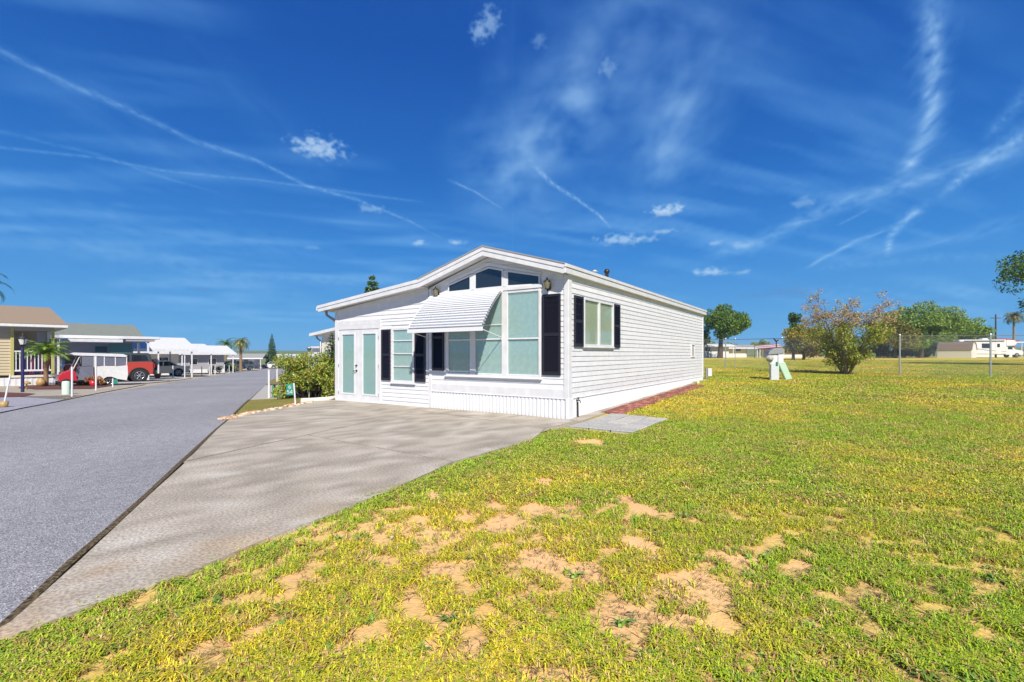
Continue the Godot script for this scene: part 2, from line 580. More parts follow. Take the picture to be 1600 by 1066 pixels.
func asphalt_material() -> StandardMaterial3D:
	var m := StandardMaterial3D.new()
	m.roughness = 0.9
	m.cull_mode = BaseMaterial3D.CULL_DISABLED
	var n := 1024
	var g := grain(n, 0.02, 0.92, 1.02, 51, 3, Color(0.97, 0.97, 1.0))
	var d := g.get_data()
	var r := RandomNumberGenerator.new()
	r.seed = 52
	# chips of pale and dark stone in the binder
	for i in n * n:
		var k := r.randf()
		var f := 0.70 + k * 0.5
		if k > 0.93: f = 1.5
		elif k < 0.10: f = 0.48
		for c in 3:
			d[i * 3 + c] = int(clamp(d[i * 3 + c] * f * 0.70, 0, 255))
	g = Image.create_from_data(n, n, false, Image.FORMAT_RGB8, d)
	g.generate_mipmaps()
	m.albedo_color = Color(1, 1, 1)
	m.vertex_color_use_as_albedo = true
	m.albedo_texture = ImageTexture.create_from_image(g)
	m.uv1_triplanar = true
	m.uv1_world_triplanar = true
	m.uv1_scale = Vector3.ONE / 4.7
	bumpy(m, 512, 0.3, 53, 0.7)
	return m

func concrete_material(key: String, r: float, g: float, b: float) -> StandardMaterial3D:
	var m := mat(key, r, g, b, 0.9)
	m.vertex_color_use_as_albedo = true
	dress(m, grain(1024, 0.12, 0.70, 1.12, 55, 5), 3.7)
	bumpy(m, 512, 0.3, 56, 0.35)
	return m

func axis(lo: float, hi: float, step: float, far_lo: float, far_hi: float) -> PackedFloat32Array:
	var out := []
	var p := lo
	var s := step
	while p > far_lo:
		s = min(s * 1.13, 120.0)
		p -= s
		out.push_front(p)
	p = lo
	while p < hi:
		out.append(p)
		p += step
	s = step
	while p < far_hi:
		out.append(p)
		s = min(s * 1.13, 120.0)
		p += s
	out.append(far_hi + 1.0)
	return PackedFloat32Array(out)

# how bare the sand lies, 0 to 1, looked up in a grid of 4 cm
var bare_grid := PackedFloat32Array()
func bare(x: float, z: float) -> float:
	if bare_grid.is_empty():
		for j in 376:
			for i in 476: bare_grid.append(bareness(i * 0.04 - 5.0, j * 0.04 - 15.0))
	var i := int((x + 5.0) / 0.04)
	var j := int((z + 15.0) / 0.04)
	if i < 0 or j < 0 or i > 475 or j > 375: return 0.0
	return bare_grid[j * 476 + i]

func bareness(x: float, z: float) -> float:
	var n := noise_a.get_noise_2d(x * 3.0, z * 3.0)
	var v := 0.0
	for i in range(0, SAND.size(), 4):
		if abs(x - SAND[i]) > 0.8 or abs(z - SAND[i + 1]) > 0.8: continue
		var q := Vector2((x - SAND[i]) / (SAND[i + 2] * 1.1), (z - SAND[i + 1]) / (SAND[i + 3] * 1.1)).length() + n * 0.75
		v = max(v, 1.0 - sstep(0.65, 1.25, q))
	# the worn ground lies round a spot in the middle of the lawn's tip
	var worn: float = 1.0 - sstep(0.7, 2.6, Vector2((x - 0.1) * 0.9, (z + 3.3) * 0.75).length())
	v = max(v, sstep(0.10, 0.46, noise_b.get_noise_2d(x * 2.2, z * 2.2) * 0.8 + n * 0.5) * (0.12 + 0.78 * worn))
	return v

func edge_x(d: float) -> float:
	return table(EDGE, d)

func in_pad(l: Vector2) -> bool:
	return (l.x > 0.36 and l.x < 1.72 and l.y > -1.28 and l.y < 1.06) or (l.x > -0.2 and l.x < 0.68 + 0.06 * sin(l.y * 3.0) and l.y > -9.9 and l.y < -1.2) or (l.x < 0.42 and l.y > -1.3 and l.y < 1.3) or (l.x < 0.2 and l.y > -12.7 and l.y < 0.0)

func is_lawn(x: float, z: float) -> bool:
	var d := -z
	if d < 8.96:
		if x < edge_x(d): return false
		return not in_pad(to_house(x, z))
	var l := to_house(x, z)
	if l.x > 0.02 and l.y < 2.0:
		return not in_pad(l)
	return l.y < -13.2 and x > -4.0

func ground_color(x: float, z: float) -> Color:
	var n := noise_a.get_noise_2d(x * 0.9, z * 0.9)
	var m := noise_b.get_noise_2d(x * 0.12, z * 0.12)
	var d := -z
	# crops and pasture on the land outside the park
	if d > 112.0 + m * 10.0 or x > 140.0 + m * 10.0 or x < -110.0:
		return Color(0.15, 0.21, 0.045).lerp(Color(0.24, 0.24, 0.06), sstep(-0.1, 0.2, noise_b.get_noise_2d(x * 0.02, z * 0.02)))
	if x < -4.0 and x < edge_x(min(d, 8.9)) - 0.5:
		return Color(0.46, 0.40, 0.30).lerp(Color(0.34, 0.31, 0.14), sstep(-0.1, 0.3, m + n * 0.4))
	var sand := Color(0.97, 0.61, 0.28).lerp(Color(0.85, 0.51, 0.225), clamp(0.5 + n, 0, 1))
	var turf := Color(0.70, 0.52, 0.10).lerp(Color(0.50, 0.45, 0.045), clamp(0.5 + m * 1.2 + n * 0.9, 0, 1))
	return turf.lerp(sand, max(bare(x, z), 0.75 * (1.0 - sstep(0.8, 3.4, Vector2((x - 0.1) * 0.8, (z + 3.1) * 0.75).length()))))

func make_ground() -> void:
	var xs := axis(-4.0, 7.0, 0.09, -1800.0, 1800.0)
	var zs := axis(-11.0, 0.5, 0.09, -2400.0, 120.0)
	var v := PackedVector3Array()
	var c := PackedColorArray()
	var nx := xs.size()
	for z in zs:
		for x in xs:
			v.append(Vector3(x, land(x, z) + (noise_a.get_noise_2d(x * 5.0, z * 5.0) * 0.012 - 0.012 if x > -3.0 and -z < 14.0 else -0.012), z))
			c.append(ground_color(x, z))
	var idx := PackedInt32Array()
	for j in zs.size() - 1:
		for i in nx - 1:
			var a := j * nx + i
			idx.append_array(PackedInt32Array([a, a + 1, a + nx + 1, a, a + nx + 1, a + nx]))
	setting("ground", arrays_mesh(v, c, idx), M.soil)

func arrays_mesh(v: PackedVector3Array, c: PackedColorArray, idx: PackedInt32Array) -> ArrayMesh:
	var nrm := PackedVector3Array()
	nrm.resize(v.size())
	for i in range(0, idx.size(), 3):
		var a := v[idx[i]]
		var n := (v[idx[i + 2]] - a).cross(v[idx[i + 1]] - a)
		if n.y < 0.0:
			# front faces run clockwise seen from above
			var t := idx[i + 1]
			idx[i + 1] = idx[i + 2]
			idx[i + 2] = t
			n = -n
		for k in 3: nrm[idx[i + k]] += n
	for i in nrm.size(): nrm[i] = nrm[i].normalized()
	var ar := []
	ar.resize(Mesh.ARRAY_MAX)
	ar[Mesh.ARRAY_VERTEX] = v
	ar[Mesh.ARRAY_NORMAL] = nrm
	ar[Mesh.ARRAY_COLOR] = c
	ar[Mesh.ARRAY_INDEX] = idx
	var me := ArrayMesh.new()
	me.add_surface_from_arrays(Mesh.PRIMITIVE_TRIANGLES, ar)
	return me

# a strip between two edge lines (x, z pairs), draped over the land
func strip(left: Array, right: Array, up: float, across: int, step: float, tint: Callable) -> ArrayMesh:
	var v := PackedVector3Array()
	var c := PackedColorArray()
	var idx := PackedInt32Array()
	var rows := 0
	for i in left.size() - 1:
		var n: int = max(1, int((left[i + 1] - left[i]).length() / step))
		for k in (n if i < left.size() - 2 else n + 1):
			var t := float(k) / n
			var a: Vector2 = left[i].lerp(left[i + 1], t)
			var b: Vector2 = right[i].lerp(right[i + 1], t)
			for j in across + 1:
				var p := a.lerp(b, float(j) / across)
				v.append(on_land(p.x, p.y, up))
				c.append(tint.call(p.x, p.y, float(j) / across))
			rows += 1
	for r in rows - 1:
		for j in across:
			var a := r * (across + 1) + j
			idx.append_array(PackedInt32Array([a, a + 1, a + across + 2, a, a + across + 2, a + across + 1]))
	return arrays_mesh(v, c, idx)

# a polygon (x, z) laid on the land, cut into cells of the given size
func sheet(poly: Array, up: float, cell: float, tint: Callable, thick := 0.0) -> ArrayMesh:
	var lo := Vector2(1e9, 1e9)
	var hi := Vector2(-1e9, -1e9)
	for p in poly:
		lo = lo.min(p); hi = hi.max(p)
	var v := PackedVector3Array()
	var c := PackedColorArray()
	var idx := PackedInt32Array()
	var pp := PackedVector2Array(poly)
	var x := lo.x
	while x < hi.x:
		var z := lo.y
		while z < hi.y:
			var sq := PackedVector2Array([Vector2(x, z), Vector2(x + cell, z), Vector2(x + cell, z + cell), Vector2(x, z + cell)])
			for part in Geometry2D.intersect_polygons(pp, sq):
				var tri := Geometry2D.triangulate_polygon(part)
				var b := v.size()
				for p in part:
					v.append(on_land(p.x, p.y, up))
					c.append(tint.call(p.x, p.y, 0.0))
				for t in tri: idx.append(b + t)
			z += cell
		x += cell
	var me := arrays_mesh(v, c, idx)
	if thick > 0.0:
		var s := S()
		for i in poly.size():
			var a: Vector2 = poly[i]
			var b: Vector2 = poly[(i + 1) % poly.size()]
			quad(s, on_land(a.x, a.y, up), on_land(b.x, b.y, up), on_land(b.x, b.y, up - thick), on_land(a.x, a.y, up - thick))
		s.generate_normals()
		var ar := s.commit_to_arrays()
		var col := PackedColorArray()
		col.resize(ar[Mesh.ARRAY_VERTEX].size())
		for i in col.size():
			var p: Vector3 = ar[Mesh.ARRAY_VERTEX][i]
			col[i] = tint.call(p.x, p.z, 0.0)
		ar[Mesh.ARRAY_COLOR] = col
		me.add_surface_from_arrays(Mesh.PRIMITIVE_TRIANGLES, ar)
	return me

func v2(a: Array) -> Array:
	var o := []
	for i in range(0, a.size(), 2): o.append(Vector2(a[i], a[i + 1]))
	return o

func plain(_x, _z, _t) -> Color:
	return Color(1, 1, 1)

# weathering of the driveway: dark mildew and paler worn places, drawn out along the lane
func slab_tint(x: float, z: float, _t: float) -> Color:
	var n := noise_b.get_noise_2d(x * 2.6, z * 4.2)
	var f := noise_a.get_noise_2d(x * 6.5 + 40.0, z * 9.5)
	var dark := sstep(-0.42, 0.52, n * 0.4 + f * 0.8 + 0.3 * noise_a.get_noise_2d(x * 16.0, z * 16.0) + 0.05)
	var c := Color(0.57, 0.51, 0.425).lerp(Color(0.355, 0.315, 0.255), dark)
	c = c.lerp(Color(0.70, 0.655, 0.58), sstep(0.22, 0.5, noise_a.get_noise_2d(x * 2.3, z * 3.9 + 70.0)) * 0.7)
	# washed sand along the lawn
	var e: float = x - edge_x(min(-z, 8.9))
	var w: float = sstep(-0.34, -0.12, e + f * 0.6) * (1.0 - sstep(3.0, 5.5, -z))
	return c.lerp(Color(0.72, 0.50, 0.28), w * 0.7 * clamp(0.6 + n * 2.0, 0.0, 1.0))

func road_tint(x: float, z: float, t: float) -> Color:
	var n := noise_b.get_noise_2d(x * 0.6 + z * 0.3, z * 0.25)
	var wear := exp(-pow((t - 0.24) / 0.07, 2.0)) + exp(-pow((t - 0.50) / 0.07, 2.0)) + exp(-pow((t - 0.78) / 0.07, 2.0))
	var k := 0.96 + wear * 0.045 + n * 0.16 + noise_a.get_noise_2d(x * 1.5, z * 1.5) * 0.05
	return Color(k * 0.765, k * 0.765, k * 0.77)

func make_roads() -> void:
	var rr := v2([-1.55, 0.6, -2.62, -2.46, -2.94, -3.2, -3.22, -3.83, -3.6, -4.69, -4.2, -6.06, -5.45, -8.81, -6.16, -10.49, -8.16, -14.87, -13.1, -25.5, -28.4, -58.9, -42.6, -92.0, -44.6, -97.0])
	var rl := v2([-6.9, 0.6, -8.3, -2.46, -8.62, -3.2, -8.9, -3.83, -9.25, -4.69, -9.85, -6.06, -11.05, -8.81, -11.8, -10.9, -13.75, -14.8, -18.9, -25.2, -34.7, -58.9, -48.6, -92.0, -50.6, -97.0])
	setting("road", strip(rl, rr, 0.008, 14, 0.7, road_tint), M.asphalt)
	var dr := []
	var dl := []
	for i in range(0, 9):
		var n: Vector2 = (rr[min(i + 1, 8)] - rr[max(i - 1, 0)]).normalized().orthogonal()
		if n.x < 0: n = -n
		dl.append(rr[i] - n * (0.015 + 0.012 * sin(i * 4.1)))
		dr.append(rr[i] + n * (0.036 + 0.010 * sin(i * 2.3)))
	setting("dirt_seam", strip(dl, dr, 0.020, 1, 0.4, plain), M.dirt)

	# driveway in four pours with open joints
	var drive := Node3D.new()
	drive.name = "driveway"
	add_child(drive)
	drive.set_meta("kind", "structure")
	var lawn := []
	for i in range(20, 3, -2): lawn.append(Vector2(EDGE[i + 1] + 0.05, -EDGE[i]))
	# corners, all in x, z
	var near_tip := Vector2(-2.56, -2.25)
	var a := Vector2(-4.13, -6.17)      # joint meets the lane
	var b := Vector2(-2.15, -11.84)     # joint meets the house
	var j2a := Vector2(-3.46, -8.11)
	var j2b := Vector2(-0.75, -6.10)
	var front_l := from_house(-7.8, 0.06)
	var front_r := from_house(0.30, 0.06)
	var apron_l := from_house(-3.9, 0.62)
	var apron_r := from_house(0.22, 1.30)
	var t := 0.012
	var off := (b - a).normalized().orthogonal() * 0.007
	if off.x < 0: off = -off
	var s1 := [a - off + Vector2(-0.05, 0.0), Vector2(-5.40, -8.81), Vector2(-6.08, -10.42), Vector2(-6.05, -11.3), Vector2(-5.75, -12.6), Vector2(-5.78, -13.7), front_l, from_house(-4.25, 0.06), b - off]
	var mid := j2a
	var s2 := [a + off, j2a + off + Vector2(-0.006, 0.008), j2b + Vector2(-0.006, 0.008)]
	var low := lawn.filter(func(p): return -p.y < 6.05)
	s2.append_array(low)
	s2.append_array([near_tip, Vector2(-2.57, -2.46), Vector2(-2.88, -3.2), Vector2(-3.16, -3.83), Vector2(-3.54, -4.69), Vector2(-4.13, -6.06)])
	var s3 := [j2a + off + Vector2(0.006, -0.008), b + off + (a - b).normalized() * 0.62, apron_l + Vector2(0, 0.02), apron_r + Vector2(-0.01, 0.02)]
	s3.append_array(lawn.filter(func(p): return -p.y > 6.3 and -p.y < 8.95))
	s3.append(j2b + Vector2(0.006, -0.008))
	var s4 := [apron_l, b + off + (a - b).normalized() * 0.60, from_house(-4.2, 0.06), front_r, apron_r]
	for p in [s1, s2, s3, s4]:
		put("slab", sheet(p, 0.028, 0.22, slab_tint, 0.05), M.concrete, drive)
	put("joint_fill", sheet([Vector2(-4.2, -6.1), Vector2(-5.9, -10.3), front_l, from_house(0.1, 0.06), Vector2(0.8, -9.0), Vector2(-0.7, -6.2)], 0.012, 0.6, plain), M.gravel, drive)
	for q in [[-5.5, -13.15, -4.3, -12.45, 3], [-4.3, -12.45, -3.2, -12.05, 5]]:
		var cs := S()
		var pa := Vector2(q[0], q[1])
		for i in 14:
			var pb := Vector2(q[0], q[1]).lerp(Vector2(q[2], q[3]), (i + 1) / 14.0) + Vector2(0, noise_a.get_noise_2d(i * 3.0, q[4]) * 0.09)
			var w := Vector2(0, 0.005 + 0.003 * sin(i * 1.7))
			quad(cs, on_land(pa.x, pa.y - w.y, 0.032), on_land(pb.x, pb.y - w.y, 0.032), on_land(pb.x, pb.y + w.y, 0.032), on_land(pa.x, pa.y + w.y, 0.032))
			pa = pb
		obj("crack", cs, M.dirt, drive)
	# strip of concrete by the side wall
	var side := [from_house(0.02, 0.05), from_house(0.30, 0.05), from_house(0.22, 1.29), from_house(0.44, 1.2), from_house(0.30, -1.27), from_house(0.155, -1.27), from_house(0.14, -12.6), from_house(0.02, -12.6)]
	side = [from_house(0.305, 1.25), from_house(0.43, 1.22), from_house(0.30, -1.27), from_house(0.14, -1.27), from_house(0.13, -12.6), from_house(-0.05, -12.6), from_house(-0.05, 0.0), from_house(0.305, 0.06)]
	setting("side_path", sheet(side, 0.024, 0.4, slab_tint, 0.05), M.concrete)

	# neighbour's drive and strip of turf by the lane
	setting("neighbour_drive", sheet(v2([-8.15, -14.95, -12.9, -25.1, -10.2, -25.2, -7.2, -18.2, -6.3, -17.4, -6.6, -16.2]), 0.02, 1.2, plain, 0.04), M.pale_concrete)
	setting("verge", sheet(v2([-6.2, -10.7, -8.13, -14.85, -6.6, -16.1, -6.0, -16.2, -5.75, -13.4, -5.85, -12.4, -6.03, -11.2]), 0.01, 0.5, func(x, z, _t): return Color(0.20, 0.21, 0.035).lerp(Color(0.30, 0.22, 0.07), clamp(0.4 + noise_a.get_noise_2d(x * 2, z * 2) * 2.0, 0, 1))), M.soil)
	setting("mulch_bed", sheet(v2([-12.95, -25.25, -10.4, -25.2, -10.7, -26.3, -13.4, -26.3]), 0.03, 1.0, plain), M.mulch)
	setting("far_verge", sheet(v2([-13.1, -25.6, -18.0, -36.0, -15.2, -36.0, -10.4, -25.4]), 0.012, 2.0, func(x, z, _t): return Color(0.24, 0.20, 0.06)), M.soil)
	# across the lane: parking pad, mulch beds, shell gravel
	setting("parking_pad", sheet(v2([-11.95, -11.0, -13.6, -14.3, -15.2, -17.0, -17.3, -16.3, -24.0, -13.5, -20.0, -9.0]), 0.016, 1.5, func(x, z, _t): return Color(0.86, 0.84, 0.92)), M.asphalt)
	setting("gravel_bed", sheet(v2([-14.0, -15.0, -16.0, -18.7, -17.0, -20.6, -20.2, -26.5, -23.5, -27.5, -26.5, -24.2, -24.0, -18.0, -19.5, -16.5, -17.2, -16.4]), 0.016, 1.5, plain), M.gravel)
	setting("mulch_bed", sheet(v2([-16.5, -16.2, -17.6, -17.7, -19.9, -18.6, -21.4, -17.9, -24.0, -15.5, -20.0, -14.6]), 0.03, 1.0, plain), M.mulch)
	setting("mulch_bed", sheet(v2([-18.6, -21.2, -20.4, -24.6, -24.6, -26.4, -25.6, -25.4, -22.6, -21.9, -20.4, -20.6]), 0.034, 1.0, plain), M.mulch)
	setting("lot_drive", sheet(v2([-20.3, -24.4, -22.3, -31.5, -30.0, -36.0, -33.0, -32.5, -24.8, -26.7]), 0.026, 1.5, plain), M.pale_concrete)
	setting("lot_drive", sheet(v2([-23.0, -33.0, -25.6, -38.4, -34.0, -46.0, -40.0, -41.0, -30.5, -36.5]), 0.022, 1.5, plain), M.pale_concrete)

# ---------------------------------------------------------------- grass

func tuft_mesh(sd: int, blades: int, rad: float, hmin: float, hmax: float, wide: float) -> ArrayMesh:
	var r := RandomNumberGenerator.new()
	r.seed = sd
	var v := PackedVector3Array()
	var c := PackedColorArray()
	for i in blades:
		var a := r.randf() * TAU
		var o := Vector3(cos(a), 0, sin(a)) * rad * sqrt(r.randf())
		var dir := r.randf() * TAU
		var out := Vector3(cos(dir), 0, sin(dir))
		var side := Vector3(-out.z, 0, out.x) * wide * r.randf_range(0.7, 1.3)
		var h := r.randf_range(hmin, hmax)
		var lean := r.randf_range(0.4, 1.9)
		var mid := o + out * h * lean * 0.4 + Vector3.UP * h * 0.6
		var tip := o + out * h * lean + Vector3.UP * h * r.randf_range(0.15, 0.85)
		var k := r.randf_range(0.75, 1.25)
		var dry := r.randf()
		k *= 0.6
		var col := Color(k, k, k)
		if dry > 0.86: col = Color(1.3 * k, 1.05 * k, 1.3 * k)
		elif dry < 0.22: col = Color(0.75 * k, 0.95 * k, 0.7 * k)
		for p in [o - side, o + side, mid + side * 0.8, o - side, mid + side * 0.8, mid - side * 0.8, mid - side * 0.8, mid + side * 0.8, tip]:
			v.append(p)
			c.append(col)
	var ar := []
	ar.resize(Mesh.ARRAY_MAX)
	ar[Mesh.ARRAY_VERTEX] = v
	ar[Mesh.ARRAY_COLOR] = c
	var me := ArrayMesh.new()
	me.add_surface_from_arrays(Mesh.PRIMITIVE_TRIANGLES, ar)
	return me

func grass_set(called: String, label: String, mesh: Mesh, spots: Array) -> void:
	# spots: x, z, turn, scale, colour
	var buf := PackedFloat32Array()
	buf.resize(spots.size() * 16)
	var i := 0
	for s in spots:
		var k: float = s[3]
		var ct: float = cos(s[2]) * k
		var st: float = sin(s[2]) * k
		var y := land(s[0], s[1]) - 0.006
		var row := [ct, 0.0, st, s[0], 0.0, k * s[5], 0.0, y, -st, 0.0, ct, s[1], s[4].r * 1.65, s[4].g * 1.65, s[4].b * 1.65, 1.0]
		for j in 16: buf[i + j] = row[j]
		i += 16
	var mm := MultiMesh.new()
	mm.transform_format = MultiMesh.TRANSFORM_3D
	mm.use_colors = true
	mm.mesh = mesh
	mm.instance_count = spots.size()
	mm.buffer = buf
	var o := MultiMeshInstance3D.new()
	o.name = numbered(self, called)
	o.multimesh = mm
	o.material_override = M.blade
	add_child(o)
	tag(o, label, "grass", "", "stuff")

func grass_color(x: float, z: float) -> Color:
	var n := noise_b.get_noise_2d(x * 0.5, z * 0.5)
	var m := noise_a.get_noise_2d(x * 1.3 + 90.0, z * 1.3)
	var c := Color(0.33, 0.43, 0.012).lerp(Color(0.63, 0.51, 0.03), clamp(0.33 + n * 1.5 + m * 0.8, 0, 1))
	# the damp edge by the drive stays greener
	var e: float = x - edge_x(min(-z, 8.9))
	if -z < 9.0: c = c.lerp(Color(0.30, 0.46, 0.03), (1.0 - sstep(0.1, 0.9, e)) * 0.7)
	var d := rng.randf()
	if d > 0.91: c = Color(0.58, 0.43, 0.15)
	elif d > 0.78: c = Color(0.40, 0.23, 0.09)
	elif d < 0.22: c = c.lerp(Color(0.13, 0.28, 0.02), 0.65)
	return c * rng.randf_range(0.86, 1.14)

func make_grass() -> void:
	rng.seed = 4242
	var fine := []
	var mid := []
	var big := []
	var tries := 240000
	for i in tries:
		var d := 1.6 * pow(62.0 / 1.6, rng.randf())
		var x := rng.randf_range(-1.25, 1.3) * d
		var z := -d
		var keep := rng.randf()
		var lump := noise_a.get_noise_2d(x * 9.0, z * 9.0) + 0.5 * noise_b.get_noise_2d(x * 4.0, z * 4.0)
		if not is_lawn(x, z): continue
		if d < 14.0:
			if keep < bare(x, z) * 1.02: continue
			if lump < lerpf(-0.04, -0.45, sstep(2.5, 8.0, d)): continue
		elif keep < 0.1: continue
		var c := grass_color(x, z)
		var sc := rng.randf_range(0.7, 1.3)
		if d < 4.5: fine.append([x, z, rng.randf() * TAU, sc, c, 1.0])
		elif d < 13.0: mid.append([x, z, rng.randf() * TAU, sc, c, 1.0])
		elif keep < 0.46: big.append([x, z, rng.randf() * TAU, sc, c, 1.0])
	var vp := PackedVector2Array(v2([-6.2, -10.7, -8.13, -14.85, -6.6, -16.1, -6.0, -16.2, -5.75, -13.4, -5.85, -12.4, -6.03, -11.2]))
	var verge := []
	for i in 9000:
		var p := Vector2(rng.randf_range(-8.2, -5.6), rng.randf_range(-16.3, -10.4))
		if Geometry2D.is_point_in_polygon(p, vp):
			verge.append([p.x, p.y, rng.randf() * TAU, rng.randf_range(0.6, 1.0), Color(0.22, 0.26, 0.025).lerp(Color(0.36, 0.28, 0.06), rng.randf()), 0.7])
	grass_set("lawn_grass", "thin yellow green grass growing in sand beside the driveway", tuft_mesh(1, 11, 0.036, 0.014, 0.052, 0.0027), fine)
	grass_set("lawn_grass", "yellow green turf around the concrete pavers and home", tuft_mesh(2, 26, 0.11, 0.018, 0.055, 0.0042), mid)
	grass_set("lawn_grass", "open yellow green field of turf reaching to the fence and trees", tuft_mesh(3, 52, 0.42, 0.025, 0.06, 0.011), big)
	grass_set("verge_grass", "short olive turf between stone border and the lane", tuft_mesh(4, 14, 0.06, 0.02, 0.05, 0.004), verge)
	# broad-leaved weeds in the turf
	var s := tuft_mesh(9, 16, 0.025, 0.025, 0.06, 0.0062)
	var weeds := []
	for i in 560:
		var d := 1.9 * pow(5.0, rng.randf())
		var x := rng.randf_range(-1.2, 1.2) * d
		if is_lawn(x, -d) and noise_a.get_noise_2d(x * 2.0, d * 2.0) > -0.1:
			weeds.append([x, -d, rng.randf() * TAU, rng.randf_range(0.6, 1.25), Color(0.20, 0.34, 0.05) * rng.randf_range(0.7, 1.3), 0.7])
	grass_set("lawn_weeds", "small dark green broad leaved weeds scattered in the sandy lawn", s, weeds)
	var litter := []
	for i in 16000:
		var d := 1.7 * pow(7.0, rng.randf())
		var x := rng.randf_range(-1.2, 1.2) * d
		if is_lawn(x, -d) and noise_b.get_noise_2d(x * 3.0, d * 3.0 + 50.0) > -0.12:
			litter.append([x, -d, rng.randf() * TAU, rng.randf_range(0.5, 1.2), [Color(0.30, 0.17, 0.08), Color(0.44, 0.28, 0.13), Color(0.17, 0.10, 0.06), Color(0.56, 0.42, 0.20)][rng.randi() % 4] * rng.randf_range(0.7, 1.2), 0.3])
	grass_set("dead_grass", "brown dead runners and bits of straw lying on the sandy lawn", tuft_mesh(12, 6, 0.03, 0.02, 0.06, 0.0019), litter)
	# dead leaves and twigs lying about
	for i in 3:
		var q: Array = [[-1.52, -3.45], [-0.9, -3.6], [0.62, -2.55]][i]
		var ls := S()
		var xf := Transform3D(Basis(Vector3.UP, i * 1.7).scaled(Vector3.ONE * [0.9, 0.6, 0.42][i]), on_land(q[0], q[1], 0.02))
		quad(ls, xf * Vector3(-0.05, 0, 0), xf * Vector3(0, 0.018, 0.02), xf * Vector3(0.05, 0.005, 0), xf * Vector3(0, 0.02, -0.02))
		quad(ls, xf * Vector3(-0.05, -0.001, 0), xf * Vector3(0, 0.015, 0.02), xf * Vector3(0.05, 0.003, 0), xf * Vector3(0, 0.017, -0.02))
		var o := obj("fallen_leaf", ls, [M.terracotta, M.offwhite, M.bark][i], self)
		tag(o, ["curled red brown leaf lying in the grass by the driveway edge", "pale scrap lying in the grass near the driveway edge", "dark brown leaf lying on bare sand"][i], "leaf")

# ---------------------------------------------------------------- the park home

# courses of lap siding on a wall plane; holes are Rect2 in wall x, y; roof gives the height of the wall's top at x
func siding(parent: Node3D, xf: Transform3D, x0: float, x1: float, y0: float, y1: float, pitch: float, holes: Array, roof = null) -> void:
	var y := y0
	while y < y1 - 0.02:
		var yt: float = min(y + pitch, y1)
		var spans := [[x0, x1]]
		for h in holes:
			if h.position.y < y + pitch * 0.6 and h.end.y > y + pitch * 0.4:
				var nxt := []
				for sp in spans:
					if h.end.x <= sp[0] or h.position.x >= sp[1]:
						nxt.append(sp)
						continue
					if h.position.x - sp[0] > 0.02: nxt.append([sp[0], h.position.x])
					if sp[1] - h.end.x > 0.02: nxt.append([h.end.x, sp[1]])
				spans = nxt
		# long courses are laid in lengths that lap at staggered seams
		var cut := []
		for sp in spans:
			var at: float = sp[0]
			while sp[1] - at > 5.2:
				var l := rng.randf_range(2.6, 4.4)
				cut.append([at, at + l])
				at += l + 0.003
			cut.append([at, sp[1]])
		spans = cut
		for sp in spans:
			var b0: float = sp[0]
			var b1: float = sp[1]
			var t0 := b0
			var t1 := b1
			if roof != null:
				# pull the ends in to where the wall still stands at this height
				while t0 < t1 and roof.call(t0) < yt: t0 += 0.02
				while t1 > t0 and roof.call(t1) < yt: t1 -= 0.02
				while b0 < b1 and roof.call(b0) < y: b0 += 0.02
				while b1 > b0 and roof.call(b1) < y: b1 -= 0.02
				if b1 - b0 < 0.05: continue
				if t1 - t0 < 0.01: t0 = (b0 + b1) * 0.5; t1 = t0 + 0.01
			var s := S()
			var w := rng.randf_range(-0.0015, 0.0015)
			var pb := 0.020 + w
			var pt := 0.006
			var q := [Vector3(b0, y, 0), Vector3(b1, y, 0), Vector3(b1, y, pb), Vector3(b0, y, pb)]
			var f := [Vector3(b0, y, pb), Vector3(b1, y, pb), Vector3(t1, yt + 0.006, pt), Vector3(t0, yt + 0.006, pt)]
			for i in 4: q[i] = xf * q[i]; f[i] = xf * f[i]
			face(s, q, Vector3.DOWN)
			face(s, f, xf.basis * Vector3.BACK)
			for e in [[b0, t0, -1.0], [b1, t1, 1.0]]:
				face(s, [xf * Vector3(e[0], y, 0), xf * Vector3(e[0], y, pb), xf * Vector3(e[1], yt + 0.006, pt)], xf.basis * Vector3(e[2], 0, 0))
			obj("siding_board", s, M.vinyl if rng.randf() < 0.6 else M.vinyl_b, parent)
		y += pitch

